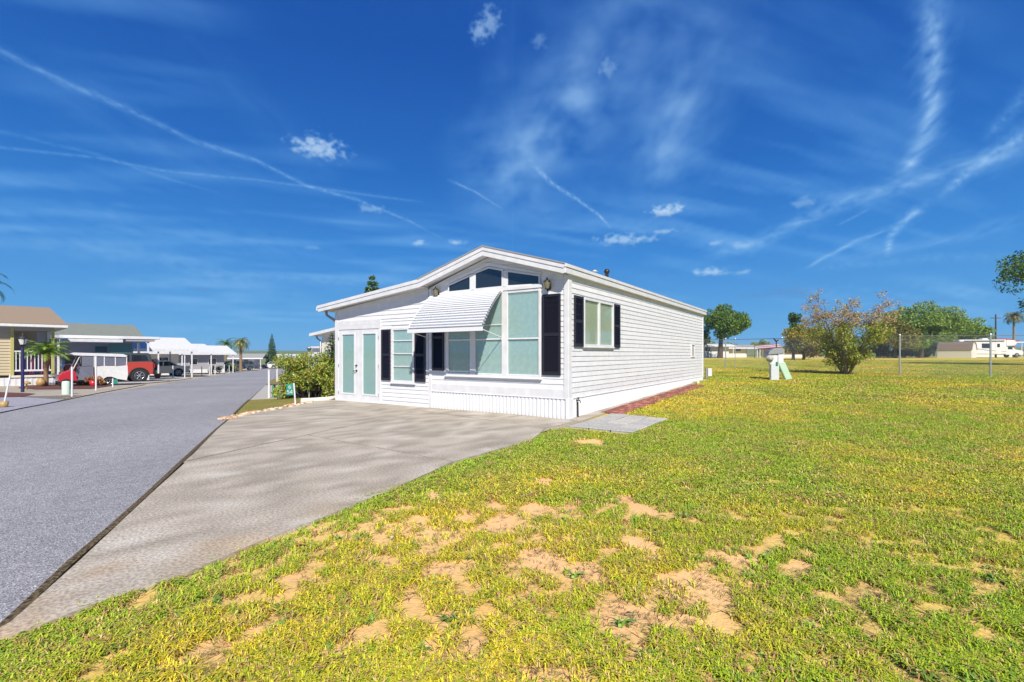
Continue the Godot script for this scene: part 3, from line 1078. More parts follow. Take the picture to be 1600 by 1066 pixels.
func shutter(parent: Node3D, xf: Transform3D, x0: float, x1: float, y0: float, y1: float) -> void:
	var sh := Node3D.new()
	sh.name = numbered(parent, "shutter")
	parent.add_child(sh)
	var s := S()
	var w := 0.05
	var z0 := 0.018
	var z1 := 0.055
	box(s, Vector3(x0, y0, z0), Vector3(x0 + w, y1, z1), 0.006, xf)
	box(s, Vector3(x1 - w, y0, z0), Vector3(x1, y1, z1), 0.006, xf)
	box(s, Vector3(x0 + w, y0, z0), Vector3(x1 - w, y0 + 0.07, z1 - 0.002), 0.005, xf)
	box(s, Vector3(x0 + w, y1 - 0.06, z0), Vector3(x1 - w, y1, z1 - 0.002), 0.005, xf)
	var ym := y0 + (y1 - y0) * 0.5
	box(s, Vector3(x0 + w, ym - 0.035, z0), Vector3(x1 - w, ym + 0.035, z1 - 0.002), 0.005, xf)
	obj("shutter_frame", s, M.navy, sh)
	s = S()
	for part in [[y0 + 0.07, ym - 0.035], [ym + 0.035, y1 - 0.06]]:
		var n := int((part[1] - part[0]) / 0.036)
		for i in n:
			var y: float = lerp(part[0], part[1], (i + 0.5) / n)
			var q := [Vector3(x0 + w, y + 0.02, 0.022), Vector3(x1 - w, y + 0.02, 0.022), Vector3(x1 - w, y - 0.014, 0.048), Vector3(x0 + w, y - 0.014, 0.048)]
			for k in 4: q[k] = xf * q[k]
			quad(s, q[0], q[1], q[2], q[3])
			var r := [q[0] - xf.basis * Vector3(0, 0.005, 0.003), q[1] - xf.basis * Vector3(0, 0.005, 0.003), q[2] - xf.basis * Vector3(0, 0.005, 0.003), q[3] - xf.basis * Vector3(0, 0.005, 0.003)]
			quad(s, r[3], r[2], r[1], r[0])
	box(s, Vector3(x0 + w * 0.5, y0 + 0.02, 0.012), Vector3(x1 - w * 0.5, y1 - 0.02, 0.0185), 0.0, xf)
	var lo := obj("louvres", s, M.navy, sh)
	lo.set_meta("kind", "stuff")

# a rectangle of four frame bars between z0 and z1
func frame(s: SurfaceTool, xf: Transform3D, x0: float, x1: float, y0: float, y1: float, w: float, z0: float, z1: float) -> void:
	box(s, Vector3(x0, y0, z0), Vector3(x0 + w, y1, z1), 0.004, xf)
	box(s, Vector3(x1 - w, y0, z0), Vector3(x1, y1, z1), 0.004, xf)
	box(s, Vector3(x0 + w, y0, z0), Vector3(x1 - w, y0 + w, z1 - 0.002), 0.004, xf)
	box(s, Vector3(x0 + w, y1 - w, z0), Vector3(x1 - w, y1, z1 - 0.002), 0.004, xf)

func pane(parent: Node3D, xf: Transform3D, p: Array, z: float, m: Material, called := "pane") -> MeshInstance3D:
	var s := S()
	prism(s, p, z, z + 0.004, xf)
	return obj(called, s, m, parent)

func rect(x0: float, x1: float, y0: float, y1: float) -> Array:
	return [Vector2(x0, y0), Vector2(x1, y0), Vector2(x1, y1), Vector2(x0, y1)]

func part(parent: Node3D, called: String) -> Node3D:
	var o := Node3D.new()
	o.name = numbered(parent, called)
	parent.add_child(o)
	return o

func sconce(parent: Node3D, at: Vector3) -> void:
	var n := part(parent, "porch_lamp")
	var s := S()
	box(s, at + Vector3(-0.04, -0.09, 0.02), at + Vector3(0.04, 0.05, 0.035), 0.01)
	tube(s, [at + Vector3(0, -0.05, 0.03), at + Vector3(0, -0.12, 0.09), at + Vector3(0, -0.10, 0.12)], [0.012])
	lathe(s, [Vector2(0.0, 0.16), Vector2(0.015, 0.14), Vector2(0.02, 0.11), Vector2(0.075, 0.07), Vector2(0.078, 0.055)], 10, Transform3D(Basis(), at + Vector3(0, 0.02, 0.12)))
	lathe(s, [Vector2(0.045, -0.10), Vector2(0.05, -0.085), Vector2(0.0, -0.12)], 10, Transform3D(Basis(), at + Vector3(0, 0.02, 0.12)))
	obj("lamp_body", s, M.bronze, n)
	s = S()
	lathe(s, [Vector2(0.045, -0.088), Vector2(0.062, -0.02), Vector2(0.070, 0.055)], 10, Transform3D(Basis(), at + Vector3(0, 0.02, 0.12)))
	obj("lamp_glass", s, M.lamp_glass, n)

func skirting(parent: Node3D, xf: Transform3D, x0: float, x1: float, bot: Callable, top: float) -> void:
	var n := int(round((x1 - x0) / 0.40))
	var w := (x1 - x0) / n
	for i in n:
		var s := S()
		var a := x0 + i * w
		var prof := []
		for k in 4:
			var c := a + w * (k + 0.5) / 4.0
			var h := w / 8.0
			prof.append_array([[c - h, 0.004], [c - h * 0.55, 0.022], [c + h * 0.25, 0.022], [c + h * 0.6, 0.004]])
		prof.append([a + w - 0.002, 0.004])
		for k in prof.size() - 1:
			var p: Array = prof[k]
			var q: Array = prof[k + 1]
			face(s, [xf * Vector3(p[0], bot.call(p[0]), p[1]), xf * Vector3(q[0], bot.call(q[0]), q[1]), xf * Vector3(q[0], top, q[1]), xf * Vector3(p[0], top, p[1])], xf.basis * Vector3.BACK)
		obj("skirting_panel", s, M.metal_white, parent)

func make_home() -> void:
	rng.seed = 77
	var home := thing("park_home", "white lap sided park home with black shutters, striped window awning and glazed double door", "house", HOUSE_AT, HOUSE_TURN)
	var F := Transform3D.IDENTITY
	var Rr := Transform3D(Basis(Vector3(0, 0, -1), Vector3.UP, Vector3(1, 0, 0)), Vector3.ZERO)
	# solid walls
	var gable := func(x: float) -> float: return min(3.68 + (x + 2.0) * 0.30, 3.68 - (x + 2.0) * 0.30)
	var lean := func(x: float) -> float: return 3.10 + (x + 4.05) * 0.1028
	var wf := part(home, "main_wall")
	var s := S()
	prism(s, [Vector2(-3.95, -0.1), Vector2(0, -0.1), Vector2(0, 3.07), Vector2(-2.0, 3.68), Vector2(-3.95, 3.09)], -12.4, 0.0)
	obj("wall_core", s, M.vinyl, wf)
	var wa := part(home, "sunroom_wall")
	s = S()
	prism(s, [Vector2(-7.8, -0.1), Vector2(-3.955, -0.1), Vector2(-3.955, 3.05), Vector2(-7.8, 2.68)], -8.0, -0.002)
	obj("wall_core", s, M.vinyl, wa)

	# --- sunroom front
	var holes_a := [Rect2(-7.8, -1, 2.0, 3.36), Rect2(-5.36, 0.60, 0.90, 1.52)]
	siding(wa, F, -7.70, -4.0, 0.02, 2.35, 0.108, holes_a)
	siding(wa, F, -7.70, -4.0, 2.36, 3.1, 0.115, [], lean)
	bx("corner_trim", Vector3(-7.82, 0.0, -0.02), Vector3(-7.70, 2.70, 0.032), M.white, wa, 0.006)
	bx("header_trim", Vector3(-7.70, 2.225, 0.0), Vector3(-5.78, 2.355, 0.036), M.white, wa, 0.006)
	bx("sunroom_base", Vector3(-5.80, -0.02, 0.0), Vector3(-3.98, 0.025, 0.026), M.metal_white, wa)
	# window with four tilting panes
	var wn := part(wa, "window")
	s = S()
	frame(s, F, -5.335, -4.478, 0.624, 2.105, 0.065, 0.0, 0.05)
	box(s, Vector3(-5.37, 0.59, 0.0), Vector3(-4.44, 0.626, 0.075), 0.006)
	obj("window_frame", s, M.white, wn)
	bx("blind", Vector3(-5.27, 0.69, 0.002), Vector3(-4.543, 2.04, 0.010), M.blind, wn)
	var yb := [0.69, 1.061, 1.404, 1.753, 2.04]
	for i in 4:
		var xf := Transform3D(Basis(Vector3.RIGHT, -0.03), Vector3(0, 0, 0.026))
		pane(wn, Transform3D(Basis(), Vector3(0, 0, 0)), rect(-5.27, -4.543, yb[i] + 0.012, yb[i + 1] - 0.004), 0.026, M.glass)
		if i > 0:
			bx("glazing_bar", Vector3(-5.27, yb[i] - 0.014, 0.02), Vector3(-4.543, yb[i] + 0.012, 0.046), M.white, wn, 0.004)
	shutter(wa, F, -5.745, -5.385, 0.674, 2.07)
	shutter(wa, F, -4.455, -4.075, 0.672, 2.07)
	# glazed double door
	var dd := part(wa, "double_door")
	s = S()
	box(s, Vector3(-7.70, 0.0, 0.0), Vector3(-7.625, 2.16, 0.05), 0.006)
	box(s, Vector3(-5.85, 0.0, 0.0), Vector3(-5.775, 2.16, 0.05), 0.006)
	box(s, Vector3(-7.70, 2.105, 0.0), Vector3(-5.775, 2.222, 0.048), 0.006)
	box(s, Vector3(-7.70, -0.01, 0.0), Vector3(-5.775, 0.035, 0.07), 0.006)
	obj("door_frame", s, M.white, dd)
	for k in 2:
		var x0: float = [-7.622, -6.733][k]
		var x1: float = [-6.738, -5.853][k]
		var g0: float = [-7.46, -6.53][k]
		var g1: float = [-6.917, -5.985][k]
		var leaf := part(dd, "door_leaf")
		s = S()
		box(s, Vector3(x0, 0.037, 0.002), Vector3(g0, 2.10, 0.034), 0.004)
		box(s, Vector3(g1, 0.037, 0.002), Vector3(x1, 2.10, 0.034), 0.004)
		box(s, Vector3(g0, 0.037, 0.002), Vector3(g1, 0.256, 0.033), 0.0)
		box(s, Vector3(g0, 1.96, 0.002), Vector3(g1, 2.10, 0.033), 0.0)
		frame(s, F, g0 - 0.045, g1 + 0.045, 0.21, 2.005, 0.045, 0.03, 0.045)
		obj("door_panel", s, M.white, leaf)
		bx("frosted_glass", Vector3(g0 - 0.01, 0.25, 0.006), Vector3(g1 + 0.01, 1.965, 0.014), M.frosted, leaf)
		pane(leaf, F, rect(g0 - 0.01, g1 + 0.01, 0.25, 1.965), 0.020, M.glass)
		for y in [0.25, 1.05, 1.85]:
			bx("hinge", Vector3([-7.632, -5.862][k], y - 0.05, 0.03), Vector3([-7.612, -5.842][k], y + 0.05, 0.054), M.chrome, leaf, 0.004)
		if k == 0:
			s = S()
			lathe(s, [Vector2(0.0, 0.03), Vector2(0.03, 0.02), Vector2(0.035, 0.0)], 12, Transform3D(Basis(Vector3.RIGHT, PI / 2), Vector3(-6.80, 0.91, 0.034)))
			tube(s, [Vector3(-6.80, 0.91, 0.05), Vector3(-6.80, 0.91, 0.085), Vector3(-6.90, 0.90, 0.09)], [0.012], 8)
			obj("handle", s, M.bronze, leaf)
			s = S()
			lathe(s, [Vector2(0.0, 0.05), Vector2(0.02, 0.05), Vector2(0.03, 0.0)], 12, Transform3D(Basis(Vector3.RIGHT, PI / 2), Vector3(-6.80, 1.06, 0.034)))
			obj("deadbolt", s, M.bronze, leaf)

	# --- main front
	var holes_m := [Rect2(-3.37, 0.85, 2.75, 2.0), Rect2(-3.37, 2.7, 2.75, 0.42), Rect2(-2.7, 3.0, 1.1, 0.36)]
	siding(wf, F, -3.87, -0.08, 0.64, 3.7, 0.112, holes_m, gable)
	bx("band_board", Vector3(-3.87, 0.45, 0.0), Vector3(-0.075, 0.645, 0.024), M.white, wf, 0.004)
	bx("corner_trim", Vector3(-3.955, 0.0, 0.0), Vector3(-3.865, 3.06, 0.036), M.white, wf, 0.006)
	s = S()
	box(s, Vector3(-0.075, 0.44, 0.0), Vector3(0.036, 3.06, 0.036), 0.008)
	box(s, Vector3(0.0, 0.44, -0.13), Vector3(0.034, 3.06, 0.0), 0.004)
	obj("corner_trim", s, M.white, wf)
	# picture window: three lights, a rail across, fanlights above
	var pw := part(wf, "picture_window")
	s = S()
	for x in [[-3.365, -3.28], [-2.60, -2.435], [-1.67, -1.50], [-0.69, -0.625]]:
		box(s, Vector3(x[0], 0.862, 0.0), Vector3(x[1], 2.83, 0.055), 0.008)
	for x in [[-3.28, -2.60], [-2.435, -1.67], [-1.50, -0.69]]:
		box(s, Vector3(x[0], 0.862, 0.0), Vector3(x[1], 0.94, 0.05), 0.006)
		box(s, Vector3(x[0], 2.77, 0.0), Vector3(x[1], 2.83, 0.05), 0.006)
	box(s, Vector3(-3.40, 0.835, 0.0), Vector3(-0.60, 0.868, 0.085), 0.008)
	box(s, Vector3(-3.40, 2.832, 0.0), Vector3(-0.60, 2.915, 0.07), 0.008)
	obj("window_frame", s, M.white, pw)
	for x in [[-3.28, -2.60], [-2.435, -1.67], [-1.50, -0.69]]:
		bx("blind", Vector3(x[0], 0.94, 0.002), Vector3(x[1], 2.77, 0.011), M.blind, pw)
		pane(pw, F, rect(x[0], x[1], 0.94, 1.735), 0.022, M.glass)
		pane(pw, F, rect(x[0], x[1], 1.745, 2.77), 0.034, M.glass)
		bx("meeting_rail", Vector3(x[0], 1.722, 0.02), Vector3(x[1], 1.756, 0.05), M.white, pw, 0.004)
	bx("glazing_bar", Vector3(-2.435, 2.06, 0.018), Vector3(-1.67, 2.082, 0.046), M.white, pw, 0.004)
	var fan := [[Vector2(-3.27, 2.945), Vector2(-2.61, 2.95), Vector2(-2.61, 3.255), Vector2(-3.27, 3.085)],
		[Vector2(-2.432, 2.955), Vector2(-1.672, 2.955), Vector2(-1.672, 3.30), Vector2(-2.05, 3.395), Vector2(-2.432, 3.31)],
		[Vector2(-1.50, 2.955), Vector2(-0.69, 2.93), Vector2(-0.69, 3.09), Vector2(-1.50, 3.26)]]
	for f in fan:
		var q := part(pw, "fanlight")
		pane(q, F, f, 0.026, M.dark_inside_glass)
		s = S()
		var n: int = f.size()
		for i in n:
			var a: Vector2 = f[i]
			var b: Vector2 = f[(i + 1) % n]
			var d := (b - a).normalized()
			var o := Vector2(d.y, -d.x) * 0.035
			prism(s, [a - d * 0.035, b + d * 0.035, b + o + d * 0.035, a + o - d * 0.035], 0.0, 0.044 - 0.002 * i)
		obj("window_frame", s, M.white, q)
	s = S()
	prism(s, [Vector2(-3.36, 3.125), Vector2(-2.05, 3.46), Vector2(-2.05, 3.525), Vector2(-3.36, 3.19)], 0.0, 0.05)
	prism(s, [Vector2(-0.62, 3.125), Vector2(-0.62, 3.165), Vector2(-2.05, 3.525), Vector2(-2.05, 3.46)], 0.0, 0.048)
	box(s, Vector3(-2.575, 2.93, 0.0), Vector3(-2.47, 3.30, 0.036), 0.004)
	box(s, Vector3(-1.635, 2.93, 0.0), Vector3(-1.535, 3.29, 0.036), 0.004)
	obj("head_trim", s, M.white, pw)
	shutter(wf, F, -3.83, -3.44, 0.975, 2.66)
	shutter(wf, F, -0.60, -0.15, 0.94, 2.68)
	sconce(wf, Vector3(-0.43, 2.86, 0.0))
	sconce(wf, Vector3(-3.64, 2.92, 0.0))
	# awning of lapped metal slats over two of the lights
	var aw := part(wf, "window_awning")
	var ax0 := -3.90
	var ax1 := -1.63
	var ns := 15
	for i in ns:
		var t0 := float(i) / ns
		var t1 := float(i + 1) / ns
		var p0 := Vector2(lerp(0.07, 0.80, t0), lerp(2.83, 1.985, t0) + 0.06 * sin(PI * t0))
		var p1 := Vector2(lerp(0.07, 0.80, t1), lerp(2.83, 1.985, t1) + 0.06 * sin(PI * t1))
		s = S()
		var e0 := 0.02 * (1.0 - t0)
		# each slat springs out to a rolled lip at its lower edge
		var prof := [p0 + Vector2(-0.014, 0.0), Vector2(p1.x + 0.028, p0.y - 0.003), Vector2(p1.x + 0.031, p0.y - 0.033), Vector2(p1.x - 0.008, p0.y - 0.036), p1 + Vector2(-0.014, 0.002)]
		for k in prof.size() - 1:
			var a: Vector2 = prof[k]
			var b: Vector2 = prof[k + 1]
			face(s, [Vector3(ax0 + e0, a.y, a.x), Vector3(ax1 - e0, a.y, a.x), Vector3(ax1 - e0, b.y, b.x), Vector3(ax0 + e0, b.y, b.x)], Vector3(0, 1, 1))
		obj("awning_slat", s, M.metal_white, aw)
	bx("awning_valance", Vector3(ax0 - 0.01, 1.895, 0.812), Vector3(ax1 + 0.01, 1.985, 0.832), M.metal_white, aw, 0.005)
	bx("awning_rail", Vector3(ax0, 2.80, 0.05), Vector3(ax1, 2.87, 0.075), M.metal_white, aw, 0.005)
	for x in [ax0 + 0.04, ax1 - 0.04]:
		s = S()
		for i in 8:
			var t := (i + 0.5) / 8.0
			tube(s, [Vector3(x, lerp(2.83, 1.985, i / 8.0) + 0.06 * sin(PI * i / 8.0) - 0.02, lerp(0.07, 0.80, i / 8.0)), Vector3(x, lerp(2.83, 1.985, (i + 1) / 8.0) + 0.06 * sin(PI * (i + 1) / 8.0) - 0.02, lerp(0.07, 0.80, (i + 1) / 8.0))], [0.010], 6)
		tube(s, [Vector3(x, 1.94, 0.80), Vector3(x, 1.78, 0.06)], [0.009], 6)
		obj("awning_arm", s, M.metal_white, aw)
	# front skirting
	var sk := part(home, "front_skirting")
	skirting(sk, Transform3D(Basis(), Vector3(0, 0, 0.0)), -3.945, 0.03, func(_x): return -0.02, 0.446)
	bx("skirting_cap", Vector3(-3.95, 0.44, 0.0), Vector3(0.06, 0.458, 0.034), M.metal_white, sk, 0.003)
	bx("skirting_corner", Vector3(-0.03, -0.02, -0.16), Vector3(0.052, 0.445, 0.042), M.metal_white, sk, 0.004)

	# --- long side wall
	var ws := part(home, "side_wall")
	siding(ws, Rr, 0.13, 12.4, 0.45, 3.06, 0.1125, [Rect2(0.68, 1.50, 1.77, 1.18), Rect2(10.33, 1.24, 0.58, 0.58)])
	bx("corner_trim", Vector3(12.33, 0.40, 0.0), Vector3(12.42, 3.06, 0.036), M.white, ws, 0.006, Rr)
	var sw := part(ws, "window")
	s = S()
	frame(s, Rr, 0.70, 2.42, 1.565, 2.655, 0.05, 0.0, 0.055)
	box(s, Vector3(1.505, 1.61, 0.0), Vector3(1.585, 2.61, 0.053), 0.005, Rr)
	box(s, Vector3(0.68, 1.535, 0.0), Vector3(2.44, 1.566, 0.07), 0.005, Rr)
	obj("window_frame", s, M.white, sw)
	for x in [[0.75, 1.505], [1.585, 2.37]]:
		bx("blind", Vector3(x[0], 1.615, 0.002), Vector3(x[1], 2.605, 0.010), M.blind_olive, sw, 0.0, Rr)
		pane(sw, Rr, rect(x[0], x[1], 1.615, 2.605), 0.024, M.glass)
	shutter(ws, Rr, 0.245, 0.675, 1.553, 2.66)
	shutter(ws, Rr, 2.445, 2.86, 1.553, 2.665)
	var vt := part(ws, "wall_vent")
	s = S()
	frame(s, Rr, 10.35, 10.89, 1.26, 1.79, 0.05, 0.0, 0.05)
	obj("vent_frame", s, M.white, vt)
	bx("vent_screen", Vector3(10.40, 1.31, 0.0), Vector3(10.84, 1.74, 0.02), M.paver, vt, 0.0, Rr)
	var ss := part(home, "side_skirting")
	skirting(ss, Rr, 0.02, 12.4, func(x): return -0.05 + 0.018 * x, 0.446)
	bx("skirting_cap", Vector3(0.06, 0.442, 0.0), Vector3(12.4, 0.457, 0.032), M.metal_white, ss, 0.0, Rr)
	# tap and cleanout by the side wall
	var tp := part(ss, "tap")
	s = S()
	tube(s, [Vector3(0.02, 0.40, -0.36), Vector3(0.10, 0.40, -0.36), Vector3(0.13, 0.35, -0.36)], [0.014], 8)
	tube(s, [Vector3(0.07, 0.40, -0.36), Vector3(0.07, 0.45, -0.36)], [0.008], 6)
	tube(s, [Vector3(0.07, 0.45, -0.40), Vector3(0.07, 0.45, -0.32)], [0.012], 6)
	tube(s, [Vector3(0.045, -0.02, -0.40), Vector3(0.045, 0.36, -0.38)], [0.02], 8)
	obj("pipe", s, M.bronze, tp)
	s = S()
	tube(s, [Vector3(0.22, 0.16, -10.6), Vector3(0.22, 0.42, -10.6)], [0.05], 10)
	tube(s, [Vector3(0.02, 0.33, -10.6), Vector3(0.22, 0.33, -10.6)], [0.045], 10)
	obj("drain_cleanout", s, M.kerb_white, home)

	# --- roofs
	var rf := part(home, "main_roof")
	s = S()
	var top := [Vector2(0.05, 3.247), Vector2(-2.02, 3.852), Vector2(-4.06, 3.286)]
	prism(s, [top[0] + Vector2(0, -0.02), top[1] + Vector2(0, -0.02), top[2] + Vector2(0, -0.02), top[2] + Vector2(0.02, -0.155), Vector2(-2.02, 3.69), Vector2(0.05, 3.085)], -12.62, 0.262)
	obj("roof_deck", s, M.white, rf)
	s = S()
	prism(s, [Vector2(0.10, 3.262), Vector2(-2.02, 3.882), Vector2(-4.10, 3.302), Vector2(-4.08, 3.28), Vector2(-2.02, 3.854), Vector2(0.10, 3.236)], -12.66, 0.318)
	obj("roof_cover", s, M.grey_roof, rf)
	for e in [[Vector2(0.06, 3.243), Vector2(-2.02, 3.852)], [Vector2(-2.02, 3.852), Vector2(-4.06, 3.284)]]:
		s = S()
		prism(s, [e[0], e[1], e[1] + Vector2(0, -0.085), e[0] + Vector2(0, -0.085)], 0.264, 0.306)
		obj("drip_edge", s, M.white, rf)
		s = S()
		prism(s, [e[0] + Vector2(0, -0.088), e[1] + Vector2(0, -0.088), e[1] + Vector2(0, -0.205), e[0] + Vector2(0, -0.195)], 0.264, 0.292)
		obj("rake_board", s, M.white, rf)
	# eave of the long side
	s = S()
	box(s, Vector3(0.052, 3.175, -12.66), Vector3(0.125, 3.245, 0.306), 0.008)
	obj("drip_edge", s, M.white, rf)
	s = S()
	box(s, Vector3(0.052, 3.055, -12.64), Vector3(0.108, 3.170, 0.292), 0.006)
	box(s, Vector3(0.0, 3.05, -12.6), Vector3(0.052, 3.07, 0.0), 0.0)
	obj("gutter", s, M.white, rf)
	# a turbine and a pipe on the far slope's ridge
	var vz := [[-0.6, -2.6, 0.05], [-0.75, -3.1, 0.035]]
	s = S()
	tube(s, [Vector3(-0.55, 3.30, -3.4), Vector3(-0.55, 3.64, -3.4)], [0.045], 10)
	lathe(s, [Vector2(0.0, 0.10), Vector2(0.05, 0.09), Vector2(0.085, 0.02), Vector2(0.05, -0.03)], 10, Transform3D(Basis(), Vector3(-0.55, 3.64, -3.4)))
	obj("roof_vent", s, M.bronze, rf)
	s = S()
	tube(s, [Vector3(-0.62, 3.30, -2.75), Vector3(-0.62, 3.58, -2.75)], [0.03], 8)
	lathe(s, [Vector2(0.0, 0.05), Vector2(0.09, 0.0), Vector2(0.0, -0.01)], 10, Transform3D(Basis(), Vector3(-0.62, 3.58, -2.75)))
	obj("roof_vent", s, M.metal_white, rf)
	var ra := part(home, "sunroom_roof")
	s = S()
	prism(s, [Vector2(-4.05, 3.26), Vector2(-8.26, 2.83), Vector2(-8.26, 2.70), Vector2(-4.05, 3.10)], -8.3, 0.262)
	obj("roof_deck", s, M.white, ra)
	s = S()
	prism(s, [Vector2(-4.06, 3.286), Vector2(-8.30, 2.850), Vector2(-8.30, 2.765), Vector2(-4.06, 3.200)], 0.264, 0.306)
	obj("drip_edge", s, M.white, ra)
	s = S()
	prism(s, [Vector2(-4.06, 3.197), Vector2(-8.27, 2.762), Vector2(-8.27, 2.665), Vector2(-4.06, 3.08)], 0.264, 0.292)
	obj("rake_board", s, M.white, ra)
	bx("gutter", Vector3(-8.38, 2.70, -8.3), Vector3(-8.265, 2.83, 0.29), M.white, ra, 0.008)
	s = S()
	tube(s, [Vector3(-8.16, 2.72, 0.10), Vector3(-8.15, 2.58, 0.08), Vector3(-8.02, 2.50, 0.05), Vector3(-7.90, 2.42, 0.0), Vector3(-7.87, 2.3, -0.06), Vector3(-7.87, 0.1, -0.06)], [0.04], 8)
	obj("downspout", s, M.grey_metal, ra)

	# pavers and bricks beside the wall
	var pad := thing("paver_pad", "square pad of pale grey concrete pavers beside the home's corner", "pavers", Vector3.ZERO)
	for i in 3:
		for j in 5:
			var l := Vector2(0.46 + i * 0.424 + 0.21, -1.05 + j * 0.43)
			var p := from_house(l.x, l.y)
			var xf := Transform3D(Basis(Vector3.UP, HOUSE_TURN + rng.randf_range(-0.01, 0.01)) * Basis(Vector3.RIGHT, rng.randf_range(-0.008, 0.008)), on_land(p.x, p.y, 0.022 + rng.randf_range(-0.004, 0.004)))
			bx("paver", Vector3(-0.202, -0.05, -0.205), Vector3(0.202, 0.012, 0.205), M.paver if rng.randf() < 0.6 else M.paver_b, pad, 0.008, xf)
	put("bedding", sheet([from_house(0.47, -1.26), from_house(1.72, -1.26), from_house(1.72, 0.88), from_house(0.47, 0.88)], 0.02, 0.5, plain), M.dirt, pad)
	var bricks := thing("brick_strip", "strip of red bricks laid flat along the long white wall", "brick paving", Vector3.ZERO)
	var bs := S()
	box(bs, Vector3(-0.098, -0.03, -0.047), Vector3(0.098, 0.012, 0.047), 0.005)
	bs.generate_normals()
	var bm := bs.commit()
	for j in 5:
		for i in 42:
			var l := Vector2(0.21 + j * 0.104, -1.40 - i * 0.202 - (0.1 if j % 2 == 1 else 0.0))
			var p := from_house(l.x, l.y)
			var o := put("brick", bm, M.brick if rng.randf() < 0.65 else M.brick_pale, bricks)
			o.transform = Transform3D(Basis(Vector3.UP, HOUSE_TURN + PI / 2 + rng.randf_range(-0.03, 0.03)), on_land(p.x, p.y, 0.012 + rng.randf_range(-0.004, 0.006)))
	# meter box standing behind the far corner
	var mb := thing("meter_box", "small white meter box on a grey post behind the home", "meter box", on_land(8.68, -21.1))
	bx("post", Vector3(-0.16, -0.05, -0.03), Vector3(-0.08, 0.50, 0.03), M.grey_metal, mb, 0.005)
	bx("box", Vector3(-0.07, 0.12, -0.05), Vector3(0.10, 0.46, 0.06), M.white, mb, 0.01)

	# next home along the lane, same pattern
	var nb := thing("park_home", "neighbour's white park home with low lean-to roof behind the flowering hedge", "house", HOUSE_AT + Vector3(-10.8 * 0.403, -0.15, -10.8 * 0.915), HOUSE_TURN)
	s = S()
	prism(s, [Vector2(-3.95, -0.3), Vector2(0, -0.3), Vector2(0, 3.07), Vector2(-2.0, 3.68), Vector2(-3.95, 3.09)], -12.4, 0.0)
	prism(s, [Vector2(-7.8, -0.3), Vector2(-3.955, -0.3), Vector2(-3.955, 3.05), Vector2(-7.8, 2.50)], -8.0, -0.002)
	obj("wall", s, M.offwhite, nb)
	s = S()
	prism(s, [Vector2(-4.05, 3.10), Vector2(-8.36, 2.58), Vector2(-8.36, 2.44), Vector2(-4.05, 2.95)], -8.3, 0.35)
	prism(s, [Vector2(0.1, 3.24), Vector2(-2.02, 3.85), Vector2(-4.06, 3.28), Vector2(-4.06, 3.1), Vector2(-2.02, 3.68), Vector2(0.1, 3.07)], -12.6, 0.3)
	obj("roof", s, M.white, nb)
	s = S()
	tube(s, [Vector3(-8.1, 2.46, 0.1), Vector3(-8.1, 2.36, 0.08), Vector3(-7.86, 2.2, 0.04), Vector3(-7.86, 0.0, 0.03)], [0.045], 8)
	obj("downspout", s, M.grey_metal, nb)
	bx("window", Vector3(-7.0, 0.9, 0.0), Vector3(-6.0, 2.0, 0.04), M.dark_inside_glass, nb)
	var nb2 := thing("park_home", "far white walled home beyond the neighbour's lean-to", "house", HOUSE_AT + Vector3(-27.0 * 0.403, -0.75, -27.0 * 0.915), HOUSE_TURN)
	bx("wall", Vector3(-8.0, -0.4, -8.0), Vector3(0, 2.6, 0.0), M.vinyl, nb2)
	bx("roof", Vector3(-8.2, 2.602, -8.2), Vector3(0.2, 2.75, 0.25), M.white, nb2)
	bx("window", Vector3(-6.6, 1.0, 0.0), Vector3(-5.4, 2.0, 0.04), M.dark_inside_glass, nb2)

# ---------------------------------------------------------------- plants

# leaves spread through a set of clumps [centre, radii]; each leaf a small bent rhomb
func leaves(sd: int, clumps: Array, n: int, size: float, pal: Array, droop := 0.2, fill := 0.5) -> ArrayMesh:
	var r := RandomNumberGenerator.new()
	r.seed = sd
	var v := PackedVector3Array()
	var c := PackedColorArray()
	var idx := PackedInt32Array()
	var tot := 0.0
	var cum := []
	for k in clumps:
		tot += pow(k[1].x * k[1].y * k[1].z, 0.667)
		cum.append(tot)
	for i in n:
		var pick := r.randf() * tot
		var j := 0
		while cum[j] < pick: j += 1
		var k: Array = clumps[j]
		var d := Vector3(r.randfn(), r.randfn(), r.randfn()).normalized()
		var p: Vector3 = k[0] + d * k[1] * lerp(fill, 1.0, sqrt(r.randf())) * r.randf_range(0.85, 1.12)
		var a := (Vector3(r.randfn(), r.randfn() - droop, r.randfn()) + d * 0.8).normalized()
		var b := a.cross(Vector3(r.randfn(), r.randfn(), r.randfn())).normalized()
		var l := size * r.randf_range(0.6, 1.4)
		var w := l * r.randf_range(0.3, 0.5)
		var nn := a.cross(b).normalized()
		if nn.dot(d) < 0.0: nn = -nn
		var base := v.size()
		v.append(p - a * l * 0.5)
		v.append(p + b * w * 0.5 + nn * l * 0.08)
		v.append(p + a * l * 0.5)
		v.append(p - b * w * 0.5 + nn * l * 0.08)
		var t := r.randf() * (pal.size() - 1)
		var col: Color = pal[int(t)].lerp(pal[min(int(t) + 1, pal.size() - 1)], t - int(t)) * r.randf_range(0.75, 1.25)
		for q in 4:
			c.append(col)
		idx.append_array(PackedInt32Array([base, base + 1, base + 2, base, base + 2, base + 3]))
	var ar := []
	ar.resize(Mesh.ARRAY_MAX)
	ar[Mesh.ARRAY_VERTEX] = v
	ar[Mesh.ARRAY_COLOR] = c
	ar[Mesh.ARRAY_INDEX] = idx
	var me := ArrayMesh.new()
	me.add_surface_from_arrays(Mesh.PRIMITIVE_TRIANGLES, ar)
	return me

